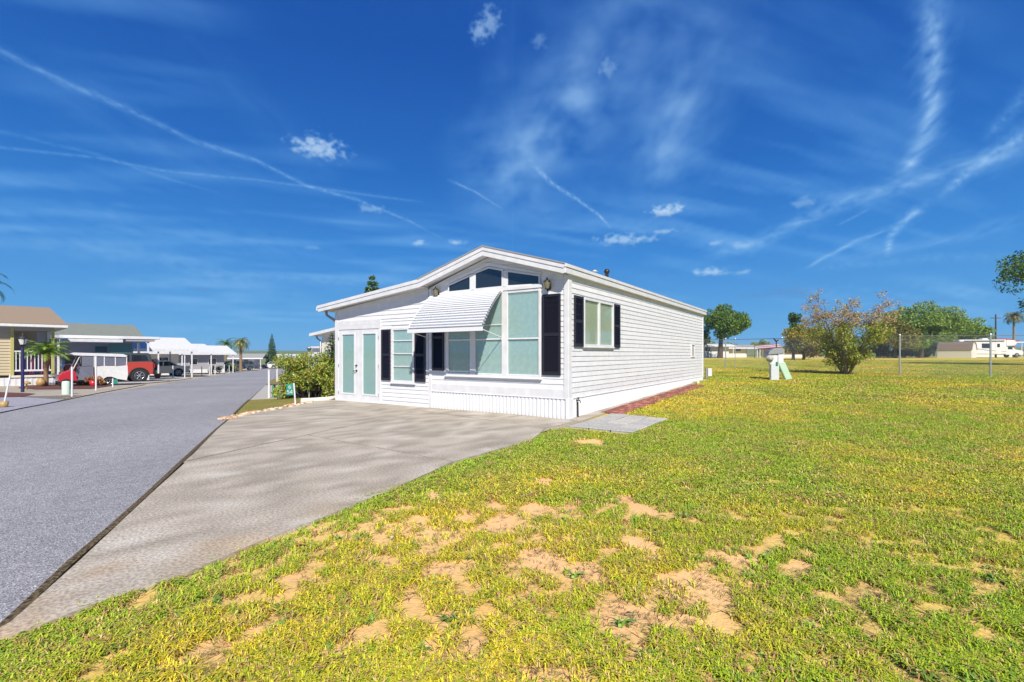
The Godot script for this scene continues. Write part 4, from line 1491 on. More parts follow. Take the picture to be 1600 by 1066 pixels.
# broad tree: trunk with limbs to clumps of foliage
func tree(called: String, label: String, at: Vector3, tall: float, mid: Vector3, rad: Vector3, nc: int, cr: float, n: int, size: float, pal: Array, tr: float, sd: int, group := "") -> Node3D:
	var r := RandomNumberGenerator.new()
	r.seed = sd
	var o := thing(called, label, "tree", at, 0.0, group)
	var cl := []
	var s := S()
	var fork := Vector3(mid.x * 0.3, mid.y - rad.y * 0.75, mid.z * 0.3)
	tube(s, [Vector3(0, -0.2, 0), Vector3(tr * 0.3, fork.y * 0.5, 0), fork], [tr * 1.35, tr, tr * 0.8], 9)
	for i in nc:
		var d := Vector3(r.randfn(), r.randfn(), r.randfn()).normalized()
		var p: Vector3 = mid + d * rad * pow(r.randf(), 0.4) * 0.82
		var k := cr * r.randf_range(0.6, 1.25)
		cl.append([p, Vector3(k, k * r.randf_range(0.55, 0.85), k)])
		if i < 14:
			tube(s, [fork, fork.lerp(p, 0.5) + Vector3(0, 0.15 * rad.y, 0), p], [tr * 0.5, tr * 0.28, tr * 0.08], 5, false)
	obj("trunk", s, M.bark, o)
	put("crown", leaves(sd + 1, cl, n, size, pal), M.leaf, o)
	return o

func frond(v: PackedVector3Array, c: PackedColorArray, r: RandomNumberGenerator, base: Vector3, az: float, up: float, length: float, leaf: float, col: Color, sag: float) -> void:
	var dir := Vector3(cos(az), 0, sin(az))
	var side := Vector3(-dir.z, 0, dir.x)
	var n := 16
	var prev := base
	var ang := up
	for i in n:
		var p := prev + (dir * cos(ang) + Vector3.UP * sin(ang)) * length / n
		ang -= sag / n * (0.6 + i * 0.08)
		var t := float(i + 1) / n
		var ll := leaf * sin(PI * (0.12 + 0.82 * t)) * r.randf_range(0.85, 1.1)
		var fwd := (p - prev).normalized()
		var w := length / n * 0.42
		for sg in [-1.0, 1.0]:
			for half in 2:
				var q := prev.lerp(p, half * 0.5)
				var tip: Vector3 = q + (side * sg * 0.75 + fwd * 0.55 - Vector3.UP * r.randf_range(0.05, 0.45)).normalized() * ll
				for x in [q - fwd * w * 0.5, q + fwd * w * 0.5, tip]:
					v.append(x)
					c.append(col)
		for x in [prev - side * 0.012, prev + side * 0.012, p]:
			v.append(x); c.append(col * 0.9)
		prev = p

func palm(called: String, label: String, at: Vector3, tall: float, tr: float, nf: int, length: float, leaf: float, pal: Array, sd: int, lean := Vector3.ZERO, boots := 0.0, low := -0.35, sag := 1.9) -> Node3D:
	var r := RandomNumberGenerator.new()
	r.seed = sd
	var o := thing(called, label, "palm tree", at)
	var s := S()
	var pts := []
	var rads := []
	for i in 9:
		var t := i / 8.0
		pts.append(Vector3(0, -0.1, 0) + Vector3(0, tall, 0) * t + lean * t * t)
		rads.append(tr * (1.15 - 0.3 * t + boots * sstep(0.45, 0.9, t) + (0.06 if i % 2 == 0 else 0.0)))
	tube(s, pts, rads, 9)
	obj("trunk", s, M.palm_bark, o)
	var v := PackedVector3Array()
	var c := PackedColorArray()
	var head: Vector3 = pts[8]
	for i in nf:
		var up := lerpf(1.35, low, pow(float(i) / nf, 0.8))
		frond(v, c, r, head, i * 2.399 + r.randf() * 0.4, up, length * r.randf_range(0.85, 1.1), leaf, pal[i % pal.size()] * r.randf_range(0.8, 1.2), sag)
	var ar := []
	ar.resize(Mesh.ARRAY_MAX)
	ar[Mesh.ARRAY_VERTEX] = v
	ar[Mesh.ARRAY_COLOR] = c
	var me := ArrayMesh.new()
	me.add_surface_from_arrays(Mesh.PRIMITIVE_TRIANGLES, ar)
	put("crown", me, M.leaf, o)
	return o

# tiered conifer
func pine(label: String, at: Vector3, tall: float, wide: float, sd: int, n := 3200, size := 0.14) -> void:
	var r := RandomNumberGenerator.new()
	r.seed = sd
	var o := thing("norfolk_pine", label, "tree", at)
	var s := S()
	tube(s, [Vector3(0, -0.1, 0), Vector3(0, tall * 0.98, 0)], [wide * 0.09, 0.02], 7)
	var cl := []
	var y := tall * 0.10
	while y < tall:
		var t := y / tall
		var w := wide * pow(1.0 - t, 0.8) * r.randf_range(0.85, 1.05) + 0.12
		for i in 6:
			var a := i * TAU / 6 + y * 2.0
			var d := Vector3(cos(a), 0.12, sin(a))
			cl.append([Vector3(0, y, 0) + d * w * 0.55, Vector3(w * 0.42, 0.10 + w * 0.10, w * 0.42)])
			tube(s, [Vector3(0, y, 0), Vector3(0, y, 0) + d * w], [0.02, 0.006], 4, false)
		y += tall * 0.055
	obj("trunk", s, M.bark, o)
	put("crown", leaves(sd, cl, n, size, [Color(0.02, 0.07, 0.02), Color(0.05, 0.12, 0.03), Color(0.09, 0.15, 0.03)], 0.0, 0.2), M.leaf, o)

func myrtle() -> void:
	var r := RandomNumberGenerator.new()
	r.seed = 606
	var o := thing("crape_myrtle", "many stemmed crape myrtle with sparse olive and rusty autumn leaves on the lawn", "tree", on_land(16.92, -24.28))
	var s := S()
	var cl := []
	for i in 19:
		var a := i * 2.399 + r.randf() * 0.4
		var sp := r.randf_range(0.15, 0.88)
		var h := r.randf_range(3.0, 4.35) - sp * 0.55
		var out := Vector3(cos(a), 0, sin(a))
		var p0 := out * 0.12
		var p1 := out * (0.35 + sp * 0.5) + Vector3(0, h * 0.35, 0)
		var p2 := out * (0.6 + sp * 1.15) + Vector3(r.randfn() * 0.12, h * 0.68, r.randfn() * 0.12)
		var p3 := out * (0.75 + sp * 1.55) + Vector3(r.randfn() * 0.2, h, r.randfn() * 0.2)
		tube(s, [p0 + Vector3(0, -0.05, 0), p1, p2, p3], [0.045, 0.032, 0.02, 0.006], 5, false)
		for k in 13:
			var t := r.randf_range(0.2, 1.0)
			var b: Vector3 = p1.lerp(p2, t * 2.0) if t < 0.5 else p2.lerp(p3, t * 2.0 - 1.0)
			if t < 0.3: b = p0.lerp(p1, t / 0.3)
			var d := (out * r.randf_range(0.1, 0.9) + Vector3(r.randfn() * 0.7, r.randf_range(0.1, 1.0), r.randfn() * 0.7)).normalized()
			var e := b + d * r.randf_range(0.35, 0.85)
			tube(s, [b, b.lerp(e, 0.5) + Vector3(0, 0.03, 0), e], [0.011, 0.008, 0.004], 4, false)
			cl.append([b.lerp(e, 0.75), Vector3(0.26, 0.22, 0.26) * r.randf_range(0.6, 1.15)])
	for i in 60:
		var a := r.randf() * TAU
		var hy := r.randf_range(0.5, 2.6)
		cl.append([Vector3(cos(a), 0, sin(a)) * r.randf_range(0.2, 0.55 + hy * 0.62) + Vector3(0, hy, 0), Vector3(0.36, 0.30, 0.36)])
	obj("trunk", s, M.myrtle_bark, o)
	put("foliage", leaves(607, cl.filter(func(k): return k[0].y < 2.5), 13000, 0.10, [Color(0.13, 0.24, 0.03), Color(0.24, 0.33, 0.04), Color(0.36, 0.36, 0.05), Color(0.40, 0.27, 0.07)], 0.2, 0.1), M.leaf, o)
	put("crown", leaves(608, cl.filter(func(k): return k[0].y >= 2.5), 5200, 0.10, [Color(0.26, 0.30, 0.06), Color(0.38, 0.32, 0.10), Color(0.42, 0.24, 0.17), Color(0.36, 0.24, 0.22)], 0.2, 0.1), M.leaf, o)

func make_plants() -> void:
	# hedge and its bed by the sunroom
	var hg := thing("flowering_hedge", "rounded hedge of yellow green and rusty leaves beside the double door", "hedge", on_land(-6.55, -15.75))
	var r := RandomNumberGenerator.new()
	r.seed = 71
	var cl := []
	var s := S()
	for i in 74:
		var p := Vector3(r.randf_range(-0.92, 1.0), r.randf_range(0.16, 1.36), r.randf_range(-0.9, 0.75))
		if p.x < -0.5: p.y = min(p.y, 1.2)
		var k := r.randf_range(0.2, 0.36)
		cl.append([p, Vector3(k, k * 0.8, k)])
		tube(s, [Vector3(p.x * 0.3, -0.05, p.z * 0.3), Vector3(p.x * 0.6, p.y * 0.5, p.z * 0.6), p], [0.022, 0.014, 0.006], 5, false)
	obj("stems", s, M.bark, hg)
	put("foliage", leaves(72, cl, 17000, 0.085, [Color(0.09, 0.20, 0.025), Color(0.20, 0.33, 0.03), Color(0.36, 0.38, 0.04), Color(0.34, 0.19, 0.06)], 0.1, 0.35), M.leaf, hg)
	put("blossom", leaves(73, cl, 260, 0.07, [Color(0.62, 0.42, 0.46), Color(0.60, 0.52, 0.50)], 0.0, 0.9), M.leaf, hg)
	# trees over the open field
	var oakp := [Color(0.045, 0.10, 0.015), Color(0.09, 0.18, 0.02), Color(0.17, 0.27, 0.03)]
	tree("oak_tree", "round headed oak standing alone behind the home's far corner", on_land(33.4, -77.0), 9.2, Vector3(0.6, 5.9, 0), Vector3(3.6, 3.2, 3.4), 34, 1.15, 13000, 0.34, oakp, 0.36, 81)
	tree("slender_tree", "slim dark tree half hidden beside the lone oak's trunk", on_land(32.5, -79.5), 5.0, Vector3(-0.6, 3.6, 0), Vector3(1.3, 2.0, 1.2), 10, 0.8, 2600, 0.3, oakp, 0.10, 82)
	var gold := [Color(0.10, 0.15, 0.02), Color(0.26, 0.29, 0.03), Color(0.42, 0.30, 0.04), Color(0.38, 0.23, 0.05)]
	tree("cypress_tree", "golden brown pointed tree standing behind the crape myrtle", on_land(37.4, -61.5), 6.6, Vector3(0.1, 2.9, 0), Vector3(2.7, 2.6, 2.5), 36, 0.9, 16000, 0.24, gold, 0.16, 83)
	var cp := tree("cypress_tree", "tall green spired tree behind the golden brown one", on_land(37.0, -63.0), 6.9, Vector3(0, 4.4, 0), Vector3(0.9, 2.2, 0.9), 16, 0.6, 4200, 0.22, [Color(0.05, 0.12, 0.02), Color(0.12, 0.18, 0.03)], 0.12, 84)
	tree("low_tree", "low dark yellow tree by the field's edge left of the golden one", on_land(35.4, -60.5), 3.6, Vector3(0, 1.9, 0), Vector3(1.6, 1.2, 1.5), 10, 0.7, 2200, 0.24, [Color(0.06, 0.08, 0.015), Color(0.22, 0.21, 0.03)], 0.10, 85)
	var mix := [Color(0.09, 0.17, 0.03), Color(0.19, 0.30, 0.05), Color(0.27, 0.38, 0.07)]
	tree("spreading_tree", "large spreading tree with dark shade under it behind the shed", on_land(66.5, -78.0), 9.3, Vector3(0, 5.2, 0), Vector3(6.4, 3.9, 4.5), 54, 1.6, 24000, 0.34, mix, 0.30, 86)
	tree("spreading_tree", "low branched tree with golden foliage between crape myrtle and shed", on_land(60.8, -76.0), 6.6, Vector3(0, 3.5, 0), Vector3(3.8, 2.6, 3.2), 30, 1.15, 11000, 0.32, [Color(0.07, 0.11, 0.02), Color(0.18, 0.19, 0.03), Color(0.28, 0.22, 0.04)], 0.22, 87)
	tree("spreading_tree", "bright green round tree rising behind the white motorhome", on_land(80.0, -85.5), 7.8, Vector3(0, 4.7, 0), Vector3(5.4, 3.1, 4.0), 38, 1.4, 16000, 0.34, [Color(0.08, 0.16, 0.02), Color(0.18, 0.29, 0.03), Color(0.26, 0.36, 0.05)], 0.25, 88)
	tree("oak_tree", "big dark oak on the lawn whose branches reach in from the side", on_land(42.4, -36.0), 11.5, Vector3(0, 6.8, 0), Vector3(4.6, 4.2, 4.4), 40, 1.25, 12000, 0.26, [Color(0.035, 0.10, 0.025), Color(0.07, 0.16, 0.035), Color(0.11, 0.21, 0.04)], 0.34, 89)
	palm("fan_palm", "tall thin palm with brown skirt of dead fronds behind the motorhome", on_land(88.5, -84.5), 7.3, 0.16, 34, 2.0, 0.7, [Color(0.07, 0.14, 0.03), Color(0.14, 0.19, 0.04), Color(0.30, 0.18, 0.07)], 90)
	palm("fan_palm", "short yellowing palm beside the dark utility pole", on_land(82.6, -86.0), 4.3, 0.16, 28, 1.9, 0.6, [Color(0.16, 0.22, 0.05), Color(0.34, 0.26, 0.08)], 91)
	palm("date_palm", "palm by the tan house with a frond drooping past its roof", on_land(-32.75, -29.0), 6.1, 0.17, 26, 2.2, 0.5, [Color(0.05, 0.14, 0.02), Color(0.10, 0.20, 0.03)], 92)
	myrtle()
	for q in [[118.0, -190.0, 8.0, 11.0, 101], [96.0, -185.0, 6.5, 9.0, 102], [88.0, -196.0, 6.0, 9.0, 103], [78.0, -188.0, 6.5, 8.0, 104], [104.0, -150.0, 7.5, 8.0, 105], [132.0, -150.0, 8.0, 9.0, 106]]:
		tree("distant_tree", "hazy green tree far beyond the field's buildings", on_land(q[0], q[1]), q[2], Vector3(0, q[2] * 0.55, 0), Vector3(q[3] * 0.5, q[2] * 0.38, q[3] * 0.4), 14, q[2] * 0.2, 1500, 0.7, mix, 0.25, q[4], "trees far beyond the field")
	# along the lane
	pine("dark green pine whose top shows over the sunroom roof", on_land(-8.9, -30.5), 6.7, 2.3, 111, 26000, 0.20)
	pine("slender dark pine standing alone at the end of the lane", on_land(-51.6, -103.0), 7.3, 1.5, 112, 5200, 0.26)
	pine("blue green pine between the sunroom and the neighbour's wall", on_land(-7.45, -19.9), 2.3, 0.75, 113, 1800, 0.09)
	palm("fan_palm", "bushy palm with yellow hanging fronds beside far white roofs", on_land(-43.0, -76.0), 4.6, 0.2, 34, 1.9, 0.6, [Color(0.10, 0.20, 0.03), Color(0.26, 0.27, 0.05), Color(0.30, 0.24, 0.07)], 114)
	palm("fan_palm", "green palm crown showing over far white carport roofs", on_land(-46.6, -78.0), 4.5, 0.18, 26, 1.9, 0.55, [Color(0.07, 0.17, 0.03), Color(0.13, 0.22, 0.04)], 115)
	palm("date_palm", "small date palm with arching fronds in front of the porch railing", on_land(-23.25, -23.9), 1.72, 0.09, 40, 1.25, 0.34, [Color(0.10, 0.22, 0.02), Color(0.22, 0.33, 0.03), Color(0.16, 0.26, 0.03)], 116, Vector3(0.05, 0, 0), 0.75, 0.15, 1.35)
	var bushes := [[-21.9, -24.4, 0.35, 0.42, "spiky yellow green plant in the mulch before the golf cart", 121, 0], [-21.0, -24.1, 0.42, 0.55, "orange and green croton in a red pot beside the golf cart", 122, 1], [-22.4, -25.6, 0.35, 0.55, "dark leafy plant between the date palm and golf cart", 123, 2], [-32.4, -46.2, 0.7, 0.9, "rusty red bush under the far carport edge", 124, 1], [-33.2, -72.0, 0.9, 1.2, "yellow green bush by the end of the lane", 125, 0], [-43.0, -72.5, 1.1, 1.6, "pale green bush under the far fan palms", 126, 0], [-35.6, -57.6, 0.8, 1.0, "dark bush beneath the white roofed carport row", 127, 2], [-36.2, -80.5, 2.6, 1.5, "mass of pale green shrubs closing the end of the lane", 129, 0], [-22.5, -50.0, 1.4, 1.2, "light green shrub far along the verge beside the lane", 130, 0], [52.5, -80.5, 1.8, 0.9, "dull green bush beside the pale home far across the field", 131, 2], [63.5, -82.0, 2.4, 2.6, "added dark foliage for the shade under the golden tree beyond the fence", 133, 2], [68.0, -83.0, 2.6, 2.8, "added dark foliage for the shade behind the shed", 134, 2], [58.5, -80.0, 2.0, 1.9, "added dark foliage for the shade between pale home and golden tree", 135, 2], [74.5, -88.0, 3.0, 2.8, "added tall dark foliage for the shade between the shed and bright green tree", 136, 2], [-24.15, -20.9, 0.6, 0.95, "wispy grey green bush before the tan siding", 132, 3]]  # dark shrubs beyond the fence are added to stand for shade under trees
	for b in bushes:
		var o := thing("bush", b[4], "bush", on_land(b[0], b[1]))
		r.seed = b[5]
		cl = []
		for i in 9:
			cl.append([Vector3(r.randf_range(-0.6, 0.6) * b[2], b[3] * r.randf_range(0.25, 0.75), r.randf_range(-0.6, 0.6) * b[2]), Vector3.ONE * b[3] * 0.32])
		var pal: Array = [[Color(0.13, 0.22, 0.03), Color(0.30, 0.32, 0.06)], [Color(0.34, 0.16, 0.04), Color(0.36, 0.06, 0.03), Color(0.22, 0.24, 0.04)], [Color(0.02, 0.05, 0.015), Color(0.05, 0.09, 0.02)], [Color(0.20, 0.19, 0.12), Color(0.13, 0.16, 0.06)]][b[6]]
		s = S()
		for i in 5: tube(s, [Vector3(0, -0.05, 0), cl[i][0]], [0.02, 0.008], 4, false)
		obj("stems", s, M.bark, o)
		put("foliage", leaves(b[5], cl, 700 if b[3] < 1.8 else 2600, max(0.09, b[3] * 0.16), pal, 0.0, 0.2), M.leaf, o)

# ---------------------------------------------------------------- vehicles

func wheel(parent: Node3D, at: Vector3, rad: float, wide: float, rim: Material, spokes := 6) -> void:
	var w := part(parent, "wheel")
	w.position = at
	var turn := Basis(Vector3.RIGHT, PI / 2)
	var s := S()
	var h := wide * 0.5
	lathe(s, [Vector2(rad * 0.62, -h), Vector2(rad * 0.93, -h), Vector2(rad, -h * 0.7), Vector2(rad, h * 0.7), Vector2(rad * 0.93, h), Vector2(rad * 0.62, h), Vector2(rad * 0.60, h * 0.5), Vector2(0.0, h * 0.4)], 22, Transform3D(turn, Vector3.ZERO))
	obj("tyre", s, M.rubber, w)
	s = S()
	for sg in [-1.0, 1.0]:
		lathe(s, [Vector2(rad * 0.64, h * sg), Vector2(rad * 0.58, h * 1.03 * sg), Vector2(rad * 0.54, h * 0.8 * sg)], 22, Transform3D(turn, Vector3.ZERO))
		lathe(s, [Vector2(0.0, h * 1.0 * sg), Vector2(rad * 0.15, h * 0.98 * sg), Vector2(rad * 0.16, h * 0.7 * sg)], 12, Transform3D(turn, Vector3.ZERO))
		for i in spokes:
			var a := TAU * i / spokes
			var d := Vector3(cos(a), sin(a), 0)
			tube(s, [d * rad * 0.12 + Vector3(0, 0, -h * 0.92 * sg), d * rad * 0.58 + Vector3(0, 0, -h * 0.95 * sg)], [rad * 0.075], 5)
	obj("rim", s, rim, w)

func scaled(p: Array, k: float) -> Array:
	var o := []
	var hi := 0.0
	for q in p: hi = max(hi, q.y)
	for q in p: o.append(Vector2(q.x, q.y * k + hi * (1.0 - k) * 0.5))
	return o

# body along x, nose towards -x; halves either side of z = 0
func shell(s: SurfaceTool, prof: Array, half: float, tuck: float) -> void:
	var narrow := []
	var c := Vector2.ZERO
	for p in prof: c += p / prof.size()
	for p in prof: narrow.append(c + (p - c) * tuck)
	loft(s, prof, -half * 0.86, prof, half * 0.86, Transform3D.IDENTITY, false)
	loft(s, prof, half * 0.86, narrow, half)
	loft(s, prof, -half * 0.86, narrow, -half)

func car(called: String, label: String, category: String, at: Vector3, turn: float, L: float, W: float, low: Array, cab: Array, win: Array, wr: float, wx: Array, paint: Material, roof: Material, group := "") -> Node3D:
	var o := thing(called, label, category, at, turn, group)
	var s := S()
	shell(s, low, W * 0.5, 0.96)
	obj("body", s, paint, o)
	s = S()
	var slim := []
	for p in cab: slim.append(Vector2(p.x * 0.97, p.y))
	loft(s, cab, -W * 0.43, cab, W * 0.43, Transform3D.IDENTITY, false)
	loft(s, cab, W * 0.43, slim, W * 0.445)
	loft(s, cab, -W * 0.43, slim, -W * 0.445)
	obj("cabin", s, roof, o)
	for w in win:
		for sg in [-1.0, 1.0]:
			s = S()
			prism(s, w, sg * W * 0.445, sg * (W * 0.445 + 0.012))
			obj("side_window", s, M.dark_inside_glass, o)
	for x in wx:
		for sg in [-1.0, 1.0]:
			wheel(o, Vector3(x, wr, sg * (W * 0.5 - 0.11)), wr, 0.24, M.chrome)
			s = S()
			var arch := []
			for i in 13:
				var a := PI * i / 12.0
				arch.append(Vector2(x + cos(a) * wr * 1.28, wr + sin(a) * wr * 1.22))
			for i in range(12, -1, -1):
				var a := PI * i / 12.0
				arch.append(Vector2(x + cos(a) * wr * 1.10, wr + sin(a) * wr * 1.08))
			prism(s, arch, sg * (W * 0.5 - 0.16), sg * (W * 0.5 + 0.03))
			obj("wheel_arch", s, M.black, o)
			s = S()
			var disc := []
			for i in 16: disc.append(Vector2(x + cos(TAU * i / 16) * wr * 1.11, wr + sin(TAU * i / 16) * wr * 1.09))
			prism(s, disc, sg * (W * 0.5 - 0.26), sg * (W * 0.5 + 0.006))
			obj("wheel_well", s, M.black, o)
	var x0: float = -L * 0.5
	for sg in [-1.0, 1.0]:
		bx("headlight", Vector3(x0 - 0.015, low[0].y + 0.38, sg * W * 0.38 - 0.12), Vector3(x0 + 0.03, low[0].y + 0.52, sg * W * 0.38 + 0.12), M.chrome, o, 0.01)
		bx("tail_light", Vector3(-x0 - 0.03, low[0].y + 0.42, sg * W * 0.42 - 0.07), Vector3(-x0 + 0.015, low[0].y + 0.66, sg * W * 0.42 + 0.07), M.cart_red, o, 0.01)
	bx("bumper", Vector3(x0 - 0.06, low[0].y + 0.0, -W * 0.44), Vector3(x0 + 0.06, low[0].y + 0.22, W * 0.44), M.black, o, 0.03)
	bx("bumper", Vector3(-x0 - 0.06, low[0].y + 0.0, -W * 0.44), Vector3(-x0 + 0.07, low[0].y + 0.22, W * 0.44), M.black, o, 0.03)
	return o

func make_vehicles() -> void:
	# boxy red off-roader, tail to the lane; its rear wheel stands at (-23.51, -30.21)
	var f := Vector3(cos(LOT_TURN), 0, -sin(LOT_TURN))
	var g := Vector3(sin(LOT_TURN), 0, cos(LOT_TURN))
	var c := Vector3(-23.51, -0.36, -30.21) - f * 1.35 - g * 0.86
	c.y = -0.37
	var su := car("off_road_vehicle", "boxy red off-road vehicle with dark roof and spare wheel parked behind the golf cart", "suv", c, LOT_TURN, 4.3, 1.93,
		v2([-2.12, 0.46, -2.15, 0.98, -2.05, 1.14, -1.0, 1.22, 2.05, 1.27, 2.13, 1.18, 2.12, 0.46]),
		v2([-0.98, 1.20, -0.62, 1.76, -0.45, 1.82, 1.80, 1.82, 1.93, 1.74, 2.04, 1.25]),
		[v2([-0.72, 1.32, -0.46, 1.70, 0.10, 1.70, 0.10, 1.32]), v2([0.22, 1.32, 0.22, 1.70, 0.86, 1.70, 0.86, 1.32]), v2([0.98, 1.32, 0.98, 1.70, 1.70, 1.68, 1.84, 1.34])],
		0.41, [-1.38, 1.35], M.red, M.dark_roof)
	wheel(su, Vector3(2.30, 1.05, 0.0), 0.39, 0.24, M.black)
	var sp: Node3D = su.get_child(su.get_child_count() - 1)
	sp.rotation.y = PI / 2
	sp.name = "spare_wheel"
	bx("side_step", Vector3(-0.9, 0.36, 0.86), Vector3(0.88, 0.44, 1.0), M.black, su, 0.02)
	# golf cart with white enclosure; rear wheel at (-20.86, -24.8)
	var gc := thing("golf_cart", "red golf cart with white canvas enclosure and roof parked by the mulch bed", "golf cart", Vector3(-20.86, -0.27, -24.8) - g * 0.5, LOT_TURN)
	for x in [[-1.63, 0.5], [-1.63, -0.5], [0.0, 0.5], [0.0, -0.5]]:
		wheel(gc, Vector3(x[0], 0.22, x[1]), 0.22, 0.2, M.chrome, 5)
	var s := S()
	loft(s, v2([-1.86, 0.30, -1.92, 0.52, -1.75, 0.72, -1.42, 0.86, -1.30, 0.80, -1.22, 0.34]), -0.56, v2([-1.86, 0.30, -1.92, 0.52, -1.75, 0.72, -1.42, 0.86, -1.30, 0.80, -1.22, 0.34]), 0.56)
	obj("front_cowl", s, M.cart_red, gc)
	bx("floor", Vector3(-1.3, 0.26, -0.56), Vector3(0.72, 0.36, 0.56), M.black, gc, 0.02)
	bx("seat", Vector3(-0.62, 0.36, -0.52), Vector3(-0.1, 0.82, 0.52), M.cart_red, gc, 0.05)
	bx("seat", Vector3(-0.08, 0.80, -0.52), Vector3(0.06, 1.22, 0.52), M.cart_red, gc, 0.04)
	bx("rear_body", Vector3(-0.05, 0.36, -0.54), Vector3(0.70, 0.66, 0.54), M.cart_red, gc, 0.06)
	s = S()
	loft(s, v2([-1.42, 1.66, -1.30, 1.73, 0.55, 1.66, 0.70, 1.58, 0.66, 1.50, -1.36, 1.60]), -0.66, v2([-1.42, 1.66, -1.30, 1.73, 0.55, 1.66, 0.70, 1.58, 0.66, 1.50, -1.36, 1.60]), 0.66)
	obj("roof", s, M.white, gc)
	for sg in [-1.0, 1.0]:
		s = S()
		# canvas side with wheel cut-out, slightly slack
		var side := v2([-0.56, 0.28, -0.24, 0.28, -0.22, 0.40, -0.10, 0.49, 0.08, 0.49, 0.22, 0.42, 0.34, 0.36, 0.70, 0.28, 0.76, 0.55, 0.74, 1.06, 0.3, 1.03, -0.2, 1.05, -0.58, 1.02])
		prism(s, side, sg * 0.615, sg * 0.63)
		obj("canvas_side", s, M.canvas, gc)
		for w in [[-1.06, -0.62], [-0.56, -0.22], [-0.18, 0.22], [0.26, 0.66]]:
			s = S()
			prism(s, rect(w[0], w[1], 1.06, 1.56), sg * 0.612, sg * 0.618)
			obj("clear_panel", s, M.clear, gc)
		s = S()
		prism(s, v2([-1.22, 0.36, -0.62, 0.36, -0.62, 1.04, -1.10, 1.04]), sg * 0.612, sg * 0.618)
		obj("clear_panel", s, M.clear, gc)
		s = S()
		for x in [-0.59, -0.20, 0.24, 0.70]:
			box(s, Vector3(x - 0.02, 1.0, sg * 0.61), Vector3(x + 0.02, 1.60, sg * 0.635))
		tube(s, [Vector3(-1.42, 0.80, sg * 0.56), Vector3(-1.10, 1.62, sg * 0.58)], [0.022], 6)
		tube(s, [Vector3(0.66, 0.6, sg * 0.56), Vector3(0.60, 1.55, sg * 0.58)], [0.02], 6)
		obj("roof_post", s, M.white, gc)
		bx("headlight", Vector3(-1.93, 0.52, sg * 0.36 - 0.09), Vector3(-1.80, 0.62, sg * 0.36 + 0.09), M.chrome, gc, 0.02)
	s = S()
	tube(s, [Vector3(-1.34, 0.82, 0.26), Vector3(-1.0, 0.98, 0.26)], [0.015], 6)
	lathe(s, [Vector2(0.17, 0.0), Vector2(0.19, 0.012), Vector2(0.17, 0.024)], 14, Transform3D(Basis(Vector3.BACK, -0.9), Vector3(-0.98, 0.98, 0.26)))
	obj("steering_wheel", s, M.black, gc)
	# cars further along the lane
	var sed_low := v2([-2.2, 0.28, -2.28, 0.52, -2.1, 0.78, -1.0, 0.90, 1.4, 0.95, 2.15, 0.92, 2.28, 0.70, 2.22, 0.28])
	var sed_cab := v2([-1.05, 0.88, -0.35, 1.38, 0.75, 1.42, 1.55, 0.93])
	var sed_win := [v2([-0.78, 0.95, -0.28, 1.33, 0.18, 1.35, 0.18, 0.95]), v2([0.26, 0.95, 0.26, 1.35, 0.70, 1.35, 1.25, 0.97])]
	mat("silver", 0.55, 0.53, 0.46, 0.3, 0.5)
	mat("blue_grey", 0.06, 0.09, 0.15, 0.3, 0.3)
	mat("slate", 0.09, 0.11, 0.14, 0.3, 0.3)
	car("sedan", "silver beige sedan parked under the white roofed carport", "car", on_land(-32.2, -43.6, 0.02), LOT_TURN, 4.5, 1.78, sed_low, sed_cab, sed_win, 0.33, [-1.38, 1.35], M.silver, M.silver)
	var suv_low := v2([-2.15, 0.32, -2.25, 0.62, -2.1, 0.92, -1.15, 1.03, 2.05, 1.05, 2.2, 0.8, 2.15, 0.32])
	var suv_cab := v2([-1.2, 1.0, -0.5, 1.62, 1.5, 1.66, 1.95, 1.5, 2.1, 1.03])
	var suv_win := [v2([-0.85, 1.08, -0.4, 1.54, 0.2, 1.57, 0.2, 1.08]), v2([0.28, 1.08, 0.28, 1.57, 1.0, 1.57, 1.0, 1.1]), v2([1.08, 1.1, 1.08, 1.57, 1.5, 1.55, 1.8, 1.15])]
	car("parked_suv", "dark blue suv parked on the far drive with its tail to the lane", "suv", on_land(-45.8, -77.4, 0.02), LOT_TURN - 0.2, 4.5, 1.85, suv_low, suv_cab, suv_win, 0.36, [-1.36, 1.32], M.blue_grey, M.blue_grey)
	car("parked_suv", "slate grey suv parked beyond the dark blue one", "suv", on_land(-47.2, -83.5, 0.02), LOT_TURN - 0.2, 4.5, 1.85, suv_low, suv_cab, suv_win, 0.36, [-1.36, 1.32], M.slate, M.slate)
	car("sedan", "dark car standing at the very end of the lane", "car", on_land(-47.5, -100.0, 0.02), 0.3, 4.5, 1.78, sed_low, sed_cab, sed_win, 0.33, [-1.38, 1.35], M.slate, M.slate)
	car("sedan", "white car standing near the lane's end before white homes", "car", on_land(-50.5, -101.0, 0.02), 0.2, 4.5, 1.78, sed_low, sed_cab, sed_win, 0.33, [-1.38, 1.35], M.white, M.white)
	# motorhome beyond the field
	var rv := thing("motorhome", "white motorhome with grey swoosh stripes parked behind the shed", "motorhome", on_land(80.4, -82.4), -0.05)
	s = S()
	box(s, Vector3(-4.3, 0.55, -1.2), Vector3(3.4, 3.05, 1.2), 0.12)
	prism(s, v2([3.38, 2.0, 4.6, 2.05, 4.95, 2.35, 4.7, 2.95, 3.38, 3.02]), -1.18, 1.18)
	obj("coach_body", s, M.white, rv)
	s = S()
	loft(s, v2([3.42, 0.5, 3.42, 2.0, 4.35, 1.95, 5.0, 1.38, 6.1, 1.2, 6.25, 0.9, 6.2, 0.5]), -0.95, v2([3.42, 0.5, 3.42, 2.0, 4.35, 1.95, 5.0, 1.38, 6.1, 1.2, 6.25, 0.9, 6.2, 0.5]), 0.95)
	obj("cab", s, M.white, rv)
